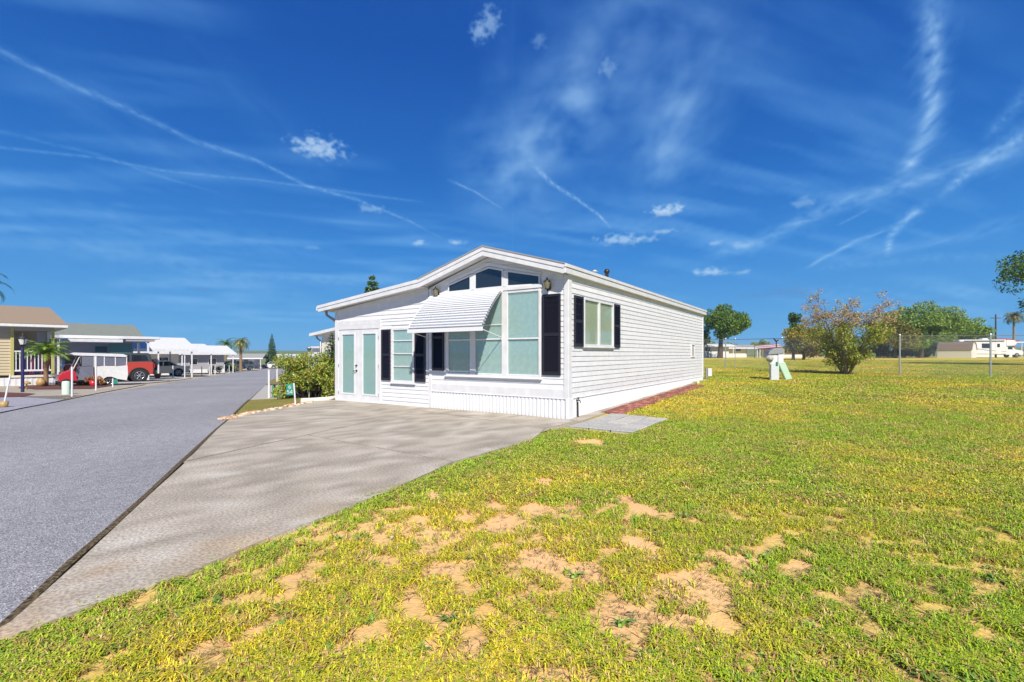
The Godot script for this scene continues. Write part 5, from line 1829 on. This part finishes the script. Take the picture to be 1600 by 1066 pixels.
	for w in [[-3.9, -2.9, 1.9, 2.4], [-2.2, -1.6, 1.0, 1.25], [-0.7, 0.6, 1.6, 2.4], [3.75, 4.5, 1.4, 1.85]]:
		var z := 0.955 if w[0] > 3.5 else 1.205
		bx("side_window", Vector3(w[0], w[2], z), Vector3(w[1], w[3], z + 0.012), M.dark_inside_glass, rv)
	var dr := part(rv, "entry_door")
	bx("door_panel", Vector3(1.5, 0.62, 1.205), Vector3(2.4, 2.65, 1.23), M.canvas, dr, 0.01)
	bx("door_window", Vector3(1.75, 1.75, 1.232), Vector3(2.2, 2.35, 1.242), M.dark_inside_glass, dr)
	s = S()
	prism(s, v2([-4.2, 1.75, -2.2, 1.55, 0.4, 1.15, 3.3, 1.0, 3.3, 1.1, 0.4, 1.3, -2.2, 1.7, -4.2, 1.95]), 1.206, 1.214)
	obj("stripe", s, M.grey_wall, rv)
	bx("awning_roll", Vector3(-3.6, 2.75, 1.21), Vector3(2.9, 2.90, 1.36), M.slate, rv, 0.05)
	bx("roof_unit", Vector3(0.1, 3.05, -0.4), Vector3(1.1, 3.32, 0.4), M.white, rv, 0.08)
	for x in [-2.0, 5.2]:
		for sg in [-1.0, 1.0]:
			wheel(rv, Vector3(x, 0.4, sg * (0.98 if x < 0 else 0.86)), 0.4, 0.26, M.chrome)

# ---------------------------------------------------------------- street furniture and far homes

func post(label: String, at: Vector3, h: float, r := 0.024, group := "", m: Material = null) -> void:
	var o := thing("marker_post", label, "post", at, 0.3, group)
	var s := S()
	box(s, Vector3(-r, -0.15, -r), Vector3(r, h - 0.03, r), 0.006)
	obj("shaft", s, M.white if m == null else m, o)
	s = S()
	loft(s, [Vector2(-r * 1.2, h - 0.03), Vector2(r * 1.2, h - 0.03), Vector2(0, h + 0.02)], -r * 1.2, [Vector2(-r * 1.2, h - 0.03), Vector2(r * 1.2, h - 0.03), Vector2(0, h + 0.02)], r * 1.2)
	obj("cap", s, M.white if m == null else m, o)

# low home of the park in lot axes: x to the lane, z towards the camera's side
func lot_home(label: String, at: Vector3, turn: float, L: float, D: float, wall: float, rise: float, wm: Material, rm: Material, port: float) -> Node3D:
	var o := thing("park_home", label, "house", at, turn)
	bx("wall", Vector3(-L, -0.5, -D), Vector3(-port, wall, -0.4), wm, o)
	bx("skirting", Vector3(-L - 0.02, -0.5, -D - 0.02), Vector3(-port + 0.02, 0.5, -0.38), M.white, o)
	var s := S()
	var p := [Vector2(0.45, wall - 0.06), Vector2(0.45, wall + 0.06), Vector2(-D * 0.5, wall + rise + 0.06), Vector2(-D - 0.45, wall + 0.06), Vector2(-D - 0.45, wall - 0.06), Vector2(-D * 0.5, wall + rise - 0.06)]
	var xf := Transform3D(Basis(Vector3(0, 0, 1), Vector3.UP, Vector3(-1, 0, 0)), Vector3.ZERO)
	prism(s, p, -0.3, L + 0.2, xf)
	obj("roof", s, rm, o)
	bx("fascia", Vector3(-L - 0.22, wall - 0.13, 0.452), Vector3(0.32, wall + 0.10, 0.49), M.white, o)
	s = S()
	prism(s, [Vector2(-0.4, wall - 0.06), Vector2(-D * 0.5, wall + rise - 0.06), Vector2(-D, wall - 0.06)], port, port + 0.1, xf)
	obj("gable_wall", s, wm, o)
	var x := -port - 1.4
	while x > -L + 0.8:
		var w := part(o, "window")
		bx("frame", Vector3(x - 0.5, 1.1, -0.4), Vector3(x + 0.5, 1.95, -0.36), M.white, w)
		bx("pane", Vector3(x - 0.44, 1.16, -0.362), Vector3(x + 0.44, 1.89, -0.35), M.dark_inside_glass, w)
		x -= 2.2
	var n := int(port / 2.2)
	for i in n + 1:
		for z in [0.3, -D + 0.2]:
			bx("carport_post", Vector3(-0.1 - i * port / max(n, 1) * 0.92 - 0.05, -0.5, z - 0.05), Vector3(-0.1 - i * port / max(n, 1) * 0.92 + 0.05, wall - 0.05, z + 0.05), M.white, o)
	return o

func make_street() -> void:
	# --- tan house
	var t := thing("tan_house", "tan sided house with brown hip roof and white railed porch across the lane", "house", Vector3(-24.4, -0.27, -25.56), LOT_TURN)
	var sid := part(t, "wall")
	bx("wall_core", Vector3(-9.0, 0.55, -5.0), Vector3(-1.64, 3.05, -0.03), M.tan_siding, sid)
	var y := 0.6
	while y < 2.75:
		var s1 := S()
		face(s1, [Vector3(-9.0, y, 0.01), Vector3(-1.63, y, 0.01), Vector3(-1.63, y + 0.15, -0.02), Vector3(-9.0, y + 0.15, -0.02)], Vector3.BACK)
		face(s1, [Vector3(-9.0, y, 0.01), Vector3(-1.63, y, 0.01), Vector3(-1.63, y, -0.03), Vector3(-9.0, y, -0.03)], Vector3.DOWN)
		obj("siding_board", s1, M.tan_siding, sid)
		y += 0.15
	bx("frieze", Vector3(-9.0, 2.77, -0.02), Vector3(-1.5, 3.06, 0.03), M.grey_wall, sid)
	bx("wall_core", Vector3(-1.64, 0.55, -5.0), Vector3(0.0, 3.05, -2.2), M.tan_siding, sid)
	for x in [[-1.63, -1.50, M.olive_trim], [-0.13, 0.0, M.olive_trim]]:
		bx("porch_post", Vector3(x[0], 0.55, -0.06), Vector3(x[1], 3.06, 0.07), x[2], t, 0.008)
	bx("porch_post", Vector3(-0.10, 0.55, -2.1), Vector3(0.0, 3.06, -2.0), M.olive_trim, t, 0.008)
	bx("porch_beam", Vector3(-1.5, 2.86, -0.05), Vector3(0.0, 3.06, 0.06), M.grey_wall, t)
	bx("porch_deck", Vector3(-1.66, 0.45, -2.2), Vector3(0.03, 0.56, 0.12), M.offwhite, t, 0.01)
	var rl := part(t, "porch_railing")
	bx("top_rail", Vector3(-1.5, 1.76, -0.03), Vector3(-0.13, 1.83, 0.05), M.white, rl, 0.008)
	bx("bottom_rail", Vector3(-1.5, 0.76, -0.02), Vector3(-0.13, 0.85, 0.04), M.white, rl, 0.006)
	for i in 10:
		var x := -1.43 + i * 0.136
		bx("baluster", Vector3(x - 0.02, 0.85, -0.01), Vector3(x + 0.02, 1.76, 0.03), M.white, rl)
	bx("curtain", Vector3(-0.66, 1.7, -0.5), Vector3(-0.28, 2.86, -0.44), M.grey_wall, t, 0.02)
	bx("curtain", Vector3(-0.26, 1.7, -0.42), Vector3(-0.14, 2.86, -0.36), M.canvas, t, 0.02)
	var bn := thing("porch_banner", "dark blue and red cloth hung behind the white porch railing", "cloth", Vector3(-24.4, 0.28, -25.56), LOT_TURN)
	for i in 10:
		bx("stripe", Vector3(-1.46 + i * 0.134, 0.02, -0.22 - 0.03 * (i % 2)), Vector3(-1.46 + i * 0.134 + 0.13, 1.15, -0.19 - 0.03 * (i % 2)), M.indigo if i % 3 != 1 else M.plum, bn, 0.005)
	bx("skirting", Vector3(-9.0, -0.4, -5.0), Vector3(0.02, 0.449, 0.06), M.white, t)
	var k := 0
	while k < 40:
		bx("skirting_rib", Vector3(-0.1 - k * 0.2, -0.3, 0.06), Vector3(-0.04 - k * 0.2, 0.44, 0.075), M.white, t)
		k += 1
	var s := S()
	# hip roof
	var e := [Vector3(-9.6, 3.20, 0.55), Vector3(0.5, 3.20, 0.55), Vector3(0.5, 3.20, -5.5), Vector3(-9.6, 3.20, -5.5)]
	var r0 := Vector3(-6.5, 4.29, -2.5)
	var r1 := Vector3(-0.02, 4.29, -2.5)
	face(s, [e[0], e[1], r1, r0], Vector3(0, 1, 1))
	face(s, [e[1], e[2], r1], Vector3(1, 1, 0))
	face(s, [e[2], e[3], r0, r1], Vector3(0, 1, -1))
	face(s, [e[3], e[0], r0], Vector3(-1, 1, 0))
	obj("roof", s, M.shingle_tan, t)
	bx("fascia", Vector3(-9.6, 3.04, -5.5), Vector3(0.5, 3.19, 0.55), M.canvas, t, 0.02)
	# --- lamp, pots and posts by the lane
	var lp := thing("lamp_post", "black lantern on a navy post in the red mulch bed", "lamp post", on_land(-19.15, -18.75))
	s = S()
	tube(s, [Vector3(0, -0.1, 0), Vector3(0, 1.80, 0)], [0.055, 0.045], 10)
	obj("post", s, M.indigo, lp)
	s = S()
	lathe(s, [Vector2(0.05, 1.78), Vector2(0.07, 1.86), Vector2(0.09, 1.88)], 8)
	lathe(s, [Vector2(0.16, 2.10), Vector2(0.17, 2.12), Vector2(0.06, 2.22), Vector2(0.025, 2.26), Vector2(0.02, 2.34), Vector2(0.0, 2.36)], 8)
	for i in 4:
		var a := TAU * i / 4 + 0.4
		tube(s, [Vector3(cos(a) * 0.085, 1.88, sin(a) * 0.085), Vector3(cos(a) * 0.15, 2.11, sin(a) * 0.15)], [0.01], 5)
	obj("lantern_frame", s, M.black, lp)
	s = S()
	lathe(s, [Vector2(0.08, 1.88), Vector2(0.14, 2.10)], 8)
	obj("lantern_glass", s, M.canvas, lp)
	var pt := thing("urn", "ochre clay urn standing in mulch before the white skirting", "urn", on_land(-23.1, -23.5))
	s = S()
	lathe(s, [Vector2(0.0, 0.0), Vector2(0.08, 0.0), Vector2(0.17, 0.14), Vector2(0.185, 0.24), Vector2(0.13, 0.36), Vector2(0.085, 0.40), Vector2(0.11, 0.44), Vector2(0.09, 0.44), Vector2(0.06, 0.38)], 18)
	obj("body", s, M.ochre, pt)
	var mu := thing("mushroom_light", "small mushroom shaped garden light by the lantern post", "garden light", on_land(-20.2, -19.94))
	s = S()
	lathe(s, [Vector2(0.03, -0.05), Vector2(0.03, 0.28), Vector2(0.14, 0.28), Vector2(0.12, 0.36), Vector2(0.0, 0.42)], 12)
	obj("body", s, M.ochre, mu)
	var pg := thing("utility_stub", "pale green cylindrical utility stub on the gravel by the lane", "utility box", on_land(-16.24, -17.45))
	s = S()
	lathe(s, [Vector2(0.12, -0.1), Vector2(0.12, 0.44), Vector2(0.10, 0.49), Vector2(0.0, 0.5)], 14)
	obj("body", s, M.light_green, pg)
	var bk := thing("post_bucket", "yellow bucket holding up a leaning white post at the pad's edge", "bucket", on_land(-13.25, -12.5))
	s = S()
	lathe(s, [Vector2(0.0, 0.0), Vector2(0.075, 0.0), Vector2(0.09, 0.17), Vector2(0.08, 0.17), Vector2(0.075, 0.14), Vector2(0.0, 0.14)], 16)
	obj("bucket", s, M.ochre, bk)
	s = S()
	tube(s, [Vector3(0, 0.1, 0), Vector3(0.04, 0.85, -0.12)], [0.02], 8)
	obj("post", s, M.white, bk)
	post("plain white marker post on gravel next to the pale green stub", on_land(-15.0, -16.34), 1.02)
	post("white marker post on gravel before the golf cart's canvas side", on_land(-17.31, -19.94), 1.45)
	post("white stub post carrying a little green number plate by the golf cart", on_land(-19.2, -23.05), 0.42)
	for q in [[-26.66, -37.68, 1.0], [-26.9, -39.4, 1.85], [-28.96, -44.73, 0.9], [-30.7, -48.62, 0.9], [-31.98, -51.62, 1.0], [-36.01, -61.02, 1.0], [-34.2, -57.0, 1.1]]:
		post("slim white marker post along the far kerb of the lane", on_land(q[0], q[1]), q[2], 0.032, "white posts along the far kerb")
	var np := thing("number_plate", "little green number plate fixed on a stub post by the golf cart", "sign", on_land(-19.13, -23.0, 0.17), 0.75)
	bx("plate", Vector3(0.0, 0.0, 0.0), Vector3(0.16, 0.22, 0.02), M.green_paint, np, 0.004)
	var rp := thing("flower_pot", "terracotta pot under the white carport post", "flower pot", on_land(-27.3, -36.9))
	s = S()
	lathe(s, [Vector2(0.0, 0.0), Vector2(0.15, 0.0), Vector2(0.22, 0.34), Vector2(0.25, 0.34), Vector2(0.25, 0.40), Vector2(0.2, 0.40), Vector2(0.18, 0.33), Vector2(0.0, 0.33)], 16)
	obj("body", s, M.terracotta, rp)
	var rp2 := thing("flower_pot", "red pot holding the croton beside the golf cart", "flower pot", on_land(-20.95, -24.0))
	s = S()
	lathe(s, [Vector2(0.0, 0.0), Vector2(0.13, 0.0), Vector2(0.18, 0.30), Vector2(0.15, 0.30), Vector2(0.14, 0.26), Vector2(0.0, 0.26)], 16)
	obj("body", s, M.cart_red, rp2)
	# --- number sign, marker posts and lamp by our drive
	var sg := thing("number_sign", "green house number plate reading 54 on a white post by the driveway", "sign", on_land(-5.79, -12.83), 0.42)
	s = S()
	tube(s, [Vector3(0.0, -0.1, 0.0), Vector3(-0.045, 0.62, 0.0)], [0.022], 8)
	obj("post", s, M.white, sg)
	var pl := part(sg, "plate")
	bx("panel", Vector3(-0.225, 0.30, -0.01), Vector3(-0.065, 0.60, 0.01), M.green_paint, pl, 0.004)
	var font := SystemFont.new()
	font.font_names = PackedStringArray(["Droid Sans"])
	for w in [["6", 0.475], ["54", 0.345]]:
		var tm := TextMesh.new()
		tm.text = w[0]
		tm.font = font
		tm.font_size = 40
		tm.pixel_size = 0.0032
		tm.depth = 0.004
		var o := put("lettering", tm, M.white, pl)
		o.position = Vector3(-0.145, w[1] + 0.045, 0.013)
	post("tall white marker post in the turf beside a green stake", on_land(-7.84, -15.46), 0.93, 0.028)
	post("white marker post on the reddish verge further along the lane", on_land(-15.0, -30.6), 1.0, 0.035)
	var gs := thing("utility_stake", "dark green plastic utility stake beside the tall white post", "utility stake", on_land(-7.95, -16.0))
	bx("body", Vector3(-0.05, -0.1, -0.03), Vector3(0.05, 0.42, 0.03), M.green_paint, gs, 0.01)
	var gl := thing("garden_lamp", "thin pale garden lamp post rising out of the hedge", "lamp post", on_land(-6.50, -15.35))
	s = S()
	tube(s, [Vector3(0, -0.1, 0), Vector3(0, 1.52, 0)], [0.017], 8)
	obj("post", s, M.paver, gl)
	s = S()
	lathe(s, [Vector2(0.03, 1.50), Vector2(0.06, 1.53), Vector2(0.06, 1.59), Vector2(0.10, 1.60), Vector2(0.02, 1.66), Vector2(0.0, 1.67)], 8)
	obj("lantern", s, M.grey_metal, gl)
	# white edging logs and the border of broken stone
	var ed := thing("edging_kerb", "curved white edging kerb in front of the hedge", "kerb", Vector3.ZERO)
	var line := v2([-6.05, -13.72, -5.78, -13.90, -5.50, -14.18, -5.42, -14.62, -5.55, -15.3])
	for i in line.size() - 1:
		var a: Vector2 = line[i]
		var b: Vector2 = line[i + 1]
		s = S()
		tube(s, [on_land(a.x, a.y, 0.06), on_land(b.x, b.y, 0.06)], [0.075], 8)
		obj("kerb_piece", s, M.kerb_white, ed)
	var sb := thing("stone_border", "border of broken tan stones along the driveway and turf", "stone border", Vector3.ZERO)
	rng.seed = 909
	var bl := v2([-5.98, -10.05, -6.04, -10.5, -6.06, -11.2, -5.78, -12.3, -5.86, -13.2, -5.75, -13.75])
	for i in 190:
		var u := rng.randf() * (bl.size() - 1)
		var p: Vector2 = bl[int(u)].lerp(bl[int(u) + 1], u - int(u)) + Vector2(rng.randf_range(-0.17, 0.10), rng.randf_range(-0.08, 0.08))
		var sz := rng.randf_range(0.022, 0.062)
		s = S()
		var xf := Transform3D(Basis.from_euler(Vector3(rng.randf_range(-0.3, 0.3), rng.randf() * TAU, rng.randf_range(-0.3, 0.3))), on_land(p.x, p.y, sz * 0.25 + 0.02))
		box(s, Vector3(-sz, -sz * 0.55, -sz * rng.randf_range(0.5, 0.9)), Vector3(sz * rng.randf_range(0.6, 1.0), sz * rng.randf_range(0.3, 0.6), sz * 0.7), sz * 0.28, xf)
		obj("stone", s, [M.stone_a, M.stone_b, M.stone_c][rng.randi() % 3], sb)

	# --- homes across the lane, one behind another
	var h2 := lot_home("grey house with mottled green shingle roof behind the golf cart", Vector3(-29.58, -0.54, -38.0), LOT_TURN, 5.4, 7.0, 3.15, 1.15, M.grey_wall, M.shingle_green, 0.3)
	bx("teal_panel", Vector3(-1.75, 1.2, -0.4), Vector3(-0.4, 2.7, -0.345), M.teal_wall, h2)
	bx("door", Vector3(-2.6, 0.3, -0.4), Vector3(-1.9, 2.5, -0.335), M.teal_door, h2)
	var cp := thing("flat_carport", "flat white carport roof on posts in front of the green shingled house", "carport", Vector3(-24.97, -0.46, -34.0), LOT_TURN)
	bx("roof_panel", Vector3(-5.2, 2.86, -3.4), Vector3(0.0, 3.05, 0.0), M.white, cp, 0.02)
	bx("awning_panel", Vector3(-5.2, 2.60, -0.3), Vector3(-2.2, 2.80, 0.9), M.white, cp, 0.02)
	bx("beam", Vector3(-1.9, 2.72, -3.3), Vector3(-0.3, 2.855, -0.05), M.grey_wall, cp)
	for q in [[-0.65, -0.2], [-0.65, -3.2], [-5.0, -0.2], [-5.0, -3.2]]:
		bx("carport_post", Vector3(q[0] - 0.06, -0.3, q[1] - 0.06), Vector3(q[0] + 0.06, 2.86, q[1] + 0.06), M.white, cp, 0.01)
	lot_home("white metal roofed home with deep carport sheltering the silver sedan", Vector3(-28.04, -0.63, -42.0), LOT_TURN, 9.0, 7.0, 2.35, 1.1, M.offwhite, M.white, 5.2)
	lot_home("white roofed home third along the lane with a rusty bush", Vector3(-33.89, -0.89, -54.0), LOT_TURN, 8.0, 7.0, 2.4, 1.0, M.offwhite, M.white, 3.0)
	lot_home("white roofed home with grey gable beside the far palms", Vector3(-38.42, -1.15, -66.0), LOT_TURN, 8.0, 7.0, 2.55, 1.1, M.grey_wall, M.white, 1.0)
	lot_home("small white home with grey roof at the lane's end", Vector3(-50.7, -1.62, -97.0), 0.3, 6.0, 6.0, 2.1, 0.9, M.white, M.grey_roof, 1.5)
	lot_home("long low white home closing the end of the lane", Vector3(-46.0, -1.75, -108.0), 0.0, 9.0, 6.0, 2.2, 0.8, M.white, M.white, 2.0)
	lot_home("white roofed home seen past the pine at the lane's end", Vector3(-38.0, -1.75, -104.0), 0.1, 6.0, 6.0, 1.9, 0.7, M.offwhite, M.white, 2.0)

	# --- beyond the lawn
	var pd := thing("utility_pedestal", "white electric pedestal with meter box and grey hood on the lawn", "utility pedestal", on_land(11.2, -20.46), -0.15)
	bx("post_box", Vector3(-0.17, -0.1, -0.12), Vector3(0.15, 0.72, 0.12), M.pale_metal, pd, 0.012)
	bx("meter_cabinet", Vector3(0.11, 0.70, -0.14), Vector3(0.32, 1.14, 0.13), M.white, pd, 0.012)
	bx("breaker_box", Vector3(-0.20, 0.66, -0.10), Vector3(0.10, 1.10, 0.10), M.canvas, pd, 0.012)
	s = S()
	lathe(s, [Vector2(0.0, 0.17), Vector2(0.08, 0.16), Vector2(0.10, 0.10), Vector2(0.14, 0.08), Vector2(0.15, 0.0)], 16, Transform3D(Basis(Vector3.RIGHT, PI / 2), Vector3(-0.22, 0.92, 0.08)))
	obj("meter", s, M.paver, pd)
	s = S()
	loft(s, v2([-0.30, 1.10, 0.34, 1.14, 0.34, 1.32, 0.22, 1.38, -0.05, 1.36, -0.24, 1.24]), -0.17, v2([-0.30, 1.10, 0.34, 1.14, 0.34, 1.32, 0.22, 1.38, -0.05, 1.36, -0.24, 1.24]), 0.17)
	obj("hood", s, M.grey_metal, pd)
	s = S()
	tube(s, [Vector3(0.08, 1.3, 0), Vector3(0.08, 1.66, 0)], [0.022], 8)
	tube(s, [Vector3(0.10, 1.62, 0), Vector3(-0.03, 1.78, 0)], [0.035, 0.028], 8)
	tube(s, [Vector3(0.06, 1.64, 0), Vector3(0.17, 1.72, 0)], [0.025], 8)
	obj("mast", s, M.bronze, pd)
	bx("conduit", Vector3(0.02, 0.62, 0.1), Vector3(0.10, 0.78, 0.16), M.green_paint, pd, 0.01)
	var gp := thing("green_cover", "pale green plastic cover leaning against the electric pedestal", "cover", on_land(11.92, -20.66), -0.15)
	bx("shell", Vector3(-0.14, 0.0, -0.10), Vector3(0.14, 0.80, 0.06), M.pale_green, gp, 0.03, Transform3D(Basis(Vector3.BACK, 0.40), Vector3(0.02, -0.02, 0)))

	# chain link fence round a corner of the field
	var fn := thing("chain_link_fence", "galvanised chain link fence with top rail around the corner of the field", "fence", Vector3.ZERO)
	var fp := v2([12.2, -33.6, 14.4, -32.3, 14.9, -32.0, 16.45, -29.2, 17.9, -26.5, 19.21, -23.74, 22.15, -22.18, 25.4, -20.9, 28.8, -19.6])
	var ht := 1.93
	for i in fp.size():
		s = S()
		tube(s, [on_land(fp[i].x, fp[i].y, -0.1), on_land(fp[i].x, fp[i].y, ht + 0.05)], [0.036 if i in [1, 5, 6] else 0.024], 8)
		lathe(s, [Vector2(0.045, -0.03), Vector2(0.04, 0.03), Vector2(0.0, 0.06)], 8, Transform3D(Basis(), on_land(fp[i].x, fp[i].y, ht + 0.05)))
		obj("post", s, M.galvanised, fn)
	for i in fp.size() - 1:
		var a := on_land(fp[i].x, fp[i].y)
		var b := on_land(fp[i + 1].x, fp[i + 1].y)
		s = S()
		tube(s, [a + Vector3(0, ht, 0), b + Vector3(0, ht, 0)], [0.017], 6)
		obj("top_rail", s, M.rail, fn)
		s = S()
		var len := (b - a).length()
		var dir := (b - a) / len
		var step := 0.085
		var w := 0.0022
		var x := -ht
		while x < len:
			# wires both ways, each a thin blade clipped to the panel
			for sgn in [1.0, -1.0]:
				var x0 := x
				var y0 := 0.03
				var x1 := x + ht
				var y1 := ht
				if x0 < 0.0: y0 += -x0; x0 = 0.0
				if x1 > len: y1 -= x1 - len; x1 = len
				if y1 - y0 < 0.05: continue
				var p := a + dir * (x0 if sgn > 0 else len - x0) + Vector3(0, y0, 0)
				var q := a + dir * (x1 if sgn > 0 else len - x1) + Vector3(0, y1, 0)
				p.y += (b.y - a.y) * (x0 / len)
				q.y += (b.y - a.y) * (x1 / len)
				var n := Vector3(0, w, 0)
				var m = dir.cross(Vector3.UP) * w * sgn
				quad(s, p - n + m, p + n + m, q + n + m, q - n + m)
				quad(s, p - m - n * 0.2, p + m - n * 0.2, q + m - n * 0.2, q - m - n * 0.2)
			x += step
		var mesh := obj("wire_mesh", s, M.galvanised, fn)
		mesh.set_meta("kind", "stuff")
	# barn roofed shed
	var sh := thing("garden_shed", "small cream shed with brown ribbed gambrel roof at the field's edge", "shed", on_land(72.6, -81.8), -0.98)
	var xs := Transform3D(Basis(Vector3(0, 0, -1), Vector3.UP, Vector3(1, 0, 0)), Vector3.ZERO)
	s = S()
	prism(s, v2([0, -0.1, 0, 1.35, 0.55, 2.25, 1.5, 2.62, 2.45, 2.25, 3.0, 1.35, 3.0, -0.1]), 0.0, 4.3, xs)
	obj("wall", s, M.offwhite, sh)
	s = S()
	prism(s, v2([-0.08, 1.26, 0.52, 2.30, 1.5, 2.70, 2.48, 2.30, 3.08, 1.26, 3.02, 1.26, 2.45, 2.26, 1.5, 2.63, 0.55, 2.26, -0.02, 1.26]), -0.1, 4.4, xs)
	obj("roof", s, M.roof_brown, sh)
	for i in 9:
		s = S()
		prism(s, v2([-0.12, 1.25, 0.50, 2.33, 1.5, 2.73, 1.5, 2.69, 0.53, 2.29, -0.07, 1.25]), i * 0.48, i * 0.48 + 0.07, xs)
		obj("roof_rib", s, M.roof_brown, sh)
	bx("door", Vector3(4.3, 0.0, -2.2), Vector3(4.34, 1.9, -0.8), M.white, sh)
	# far homes across the field
	lot_home("long white mobile home behind the lone oak's trunk", on_land(39.0, -84.5), -0.1, 9.5, 5.0, 2.05, 0.35, M.white, M.white, 0.6)
	lot_home("low home with beige roof beside the red striped canopy", on_land(45.0, -88.0), -0.1, 5.0, 5.0, 1.7, 0.6, M.offwhite, M.grey_roof, 1.8)
	lot_home("pale pink home glimpsed behind the crape myrtle's stems", on_land(52.5, -84.0), -0.1, 6.0, 5.0, 1.5, 0.4, M.pinkish, M.white, 1.0)
	lot_home("pale home in the dark shade under the spreading trees", on_land(62.5, -96.0), -0.1, 5.0, 5.0, 1.2, 0.4, M.pinkish, M.white, 1.0)
	lot_home("red roofed building showing over the motorhome", on_land(103.0, -97.0), -0.1, 9.0, 6.0, 3.0, 0.8, M.offwhite, M.red_roof, 1.0)
	var cn := thing("striped_canopy", "dark red and white striped canopy on posts beyond the pedestal", "canopy", on_land(42.0, -78.5), -0.2)
	for i in 5:
		s = S()
		var z0 := -1.6 + i * 0.64
		quad(s, Vector3(-1.8, 1.45 + 0.12 * i, z0 * -1.0), Vector3(1.9, 1.75 + 0.12 * i, z0 * -1.0), Vector3(1.9, 1.87 + 0.12 * i, z0 * -1.0 - 0.64), Vector3(-1.8, 1.57 + 0.12 * i, z0 * -1.0 - 0.64))
		quad(s, Vector3(-1.8, 1.40 + 0.12 * i, z0 * -1.0), Vector3(1.9, 1.70 + 0.12 * i, z0 * -1.0), Vector3(1.9, 1.82 + 0.12 * i, z0 * -1.0 - 0.64), Vector3(-1.8, 1.52 + 0.12 * i, z0 * -1.0 - 0.64))
		obj("canopy_strip", s, M.red_roof if i % 2 == 0 else M.white, cn)
	for q in [[-1.7, 1.5, 1.45], [1.8, 1.5, 1.75], [-1.7, -1.5, 2.0], [1.8, -1.5, 2.3]]:
		bx("post", Vector3(q[0] - 0.05, -0.1, q[1] - 0.05), Vector3(q[0] + 0.05, q[2], q[1] + 0.05), M.white, cn)
	var up := thing("utility_pole", "dark wooden utility pole behind the motorhome", "pole", on_land(85.3, -84.5))
	s = S()
	tube(s, [Vector3(0, -0.2, 0), Vector3(0, 7.6, 0)], [0.15, 0.10], 8)
	obj("pole", s, M.bark, up)
	s = S()
	box(s, Vector3(-0.9, 6.9, -0.06), Vector3(0.9, 7.02, 0.06), 0.01)
	obj("crossarm", s, M.bark, up)

func _ready() -> void:
	noise_a.seed = 17
	noise_a.frequency = 0.45
	noise_a.fractal_octaves = 4
	noise_b.seed = 29
	noise_b.frequency = 0.30
	noise_b.fractal_octaves = 4
	make_light()
	make_materials()
	mat("dark_roof", 0.05, 0.06, 0.07, 0.5)
	mat("teal_door", 0.05, 0.11, 0.11, 0.5)
	mat("pale_metal", 0.52, 0.57, 0.60, 0.5)
	mat("indigo", 0.02, 0.02, 0.10, 0.6)
	mat("plum", 0.22, 0.02, 0.09, 0.7)
	mat("roof_brown", 0.20, 0.155, 0.13, 0.6)
	mat("rail", 0.16, 0.15, 0.15, 0.6, 0.3)
	mat("pinkish", 0.55, 0.42, 0.36, 0.8)
	mat("red_roof", 0.36, 0.06, 0.04, 0.7)
	var cl := mat("clear", 0.20, 0.22, 0.30, 0.08)
	cl.transparency = BaseMaterial3D.TRANSPARENCY_ALPHA
	cl.albedo_color.a = 0.6
	make_ground()
	make_roads()
	make_home()
	make_street()
	make_vehicles()
	make_plants()
	make_grass()
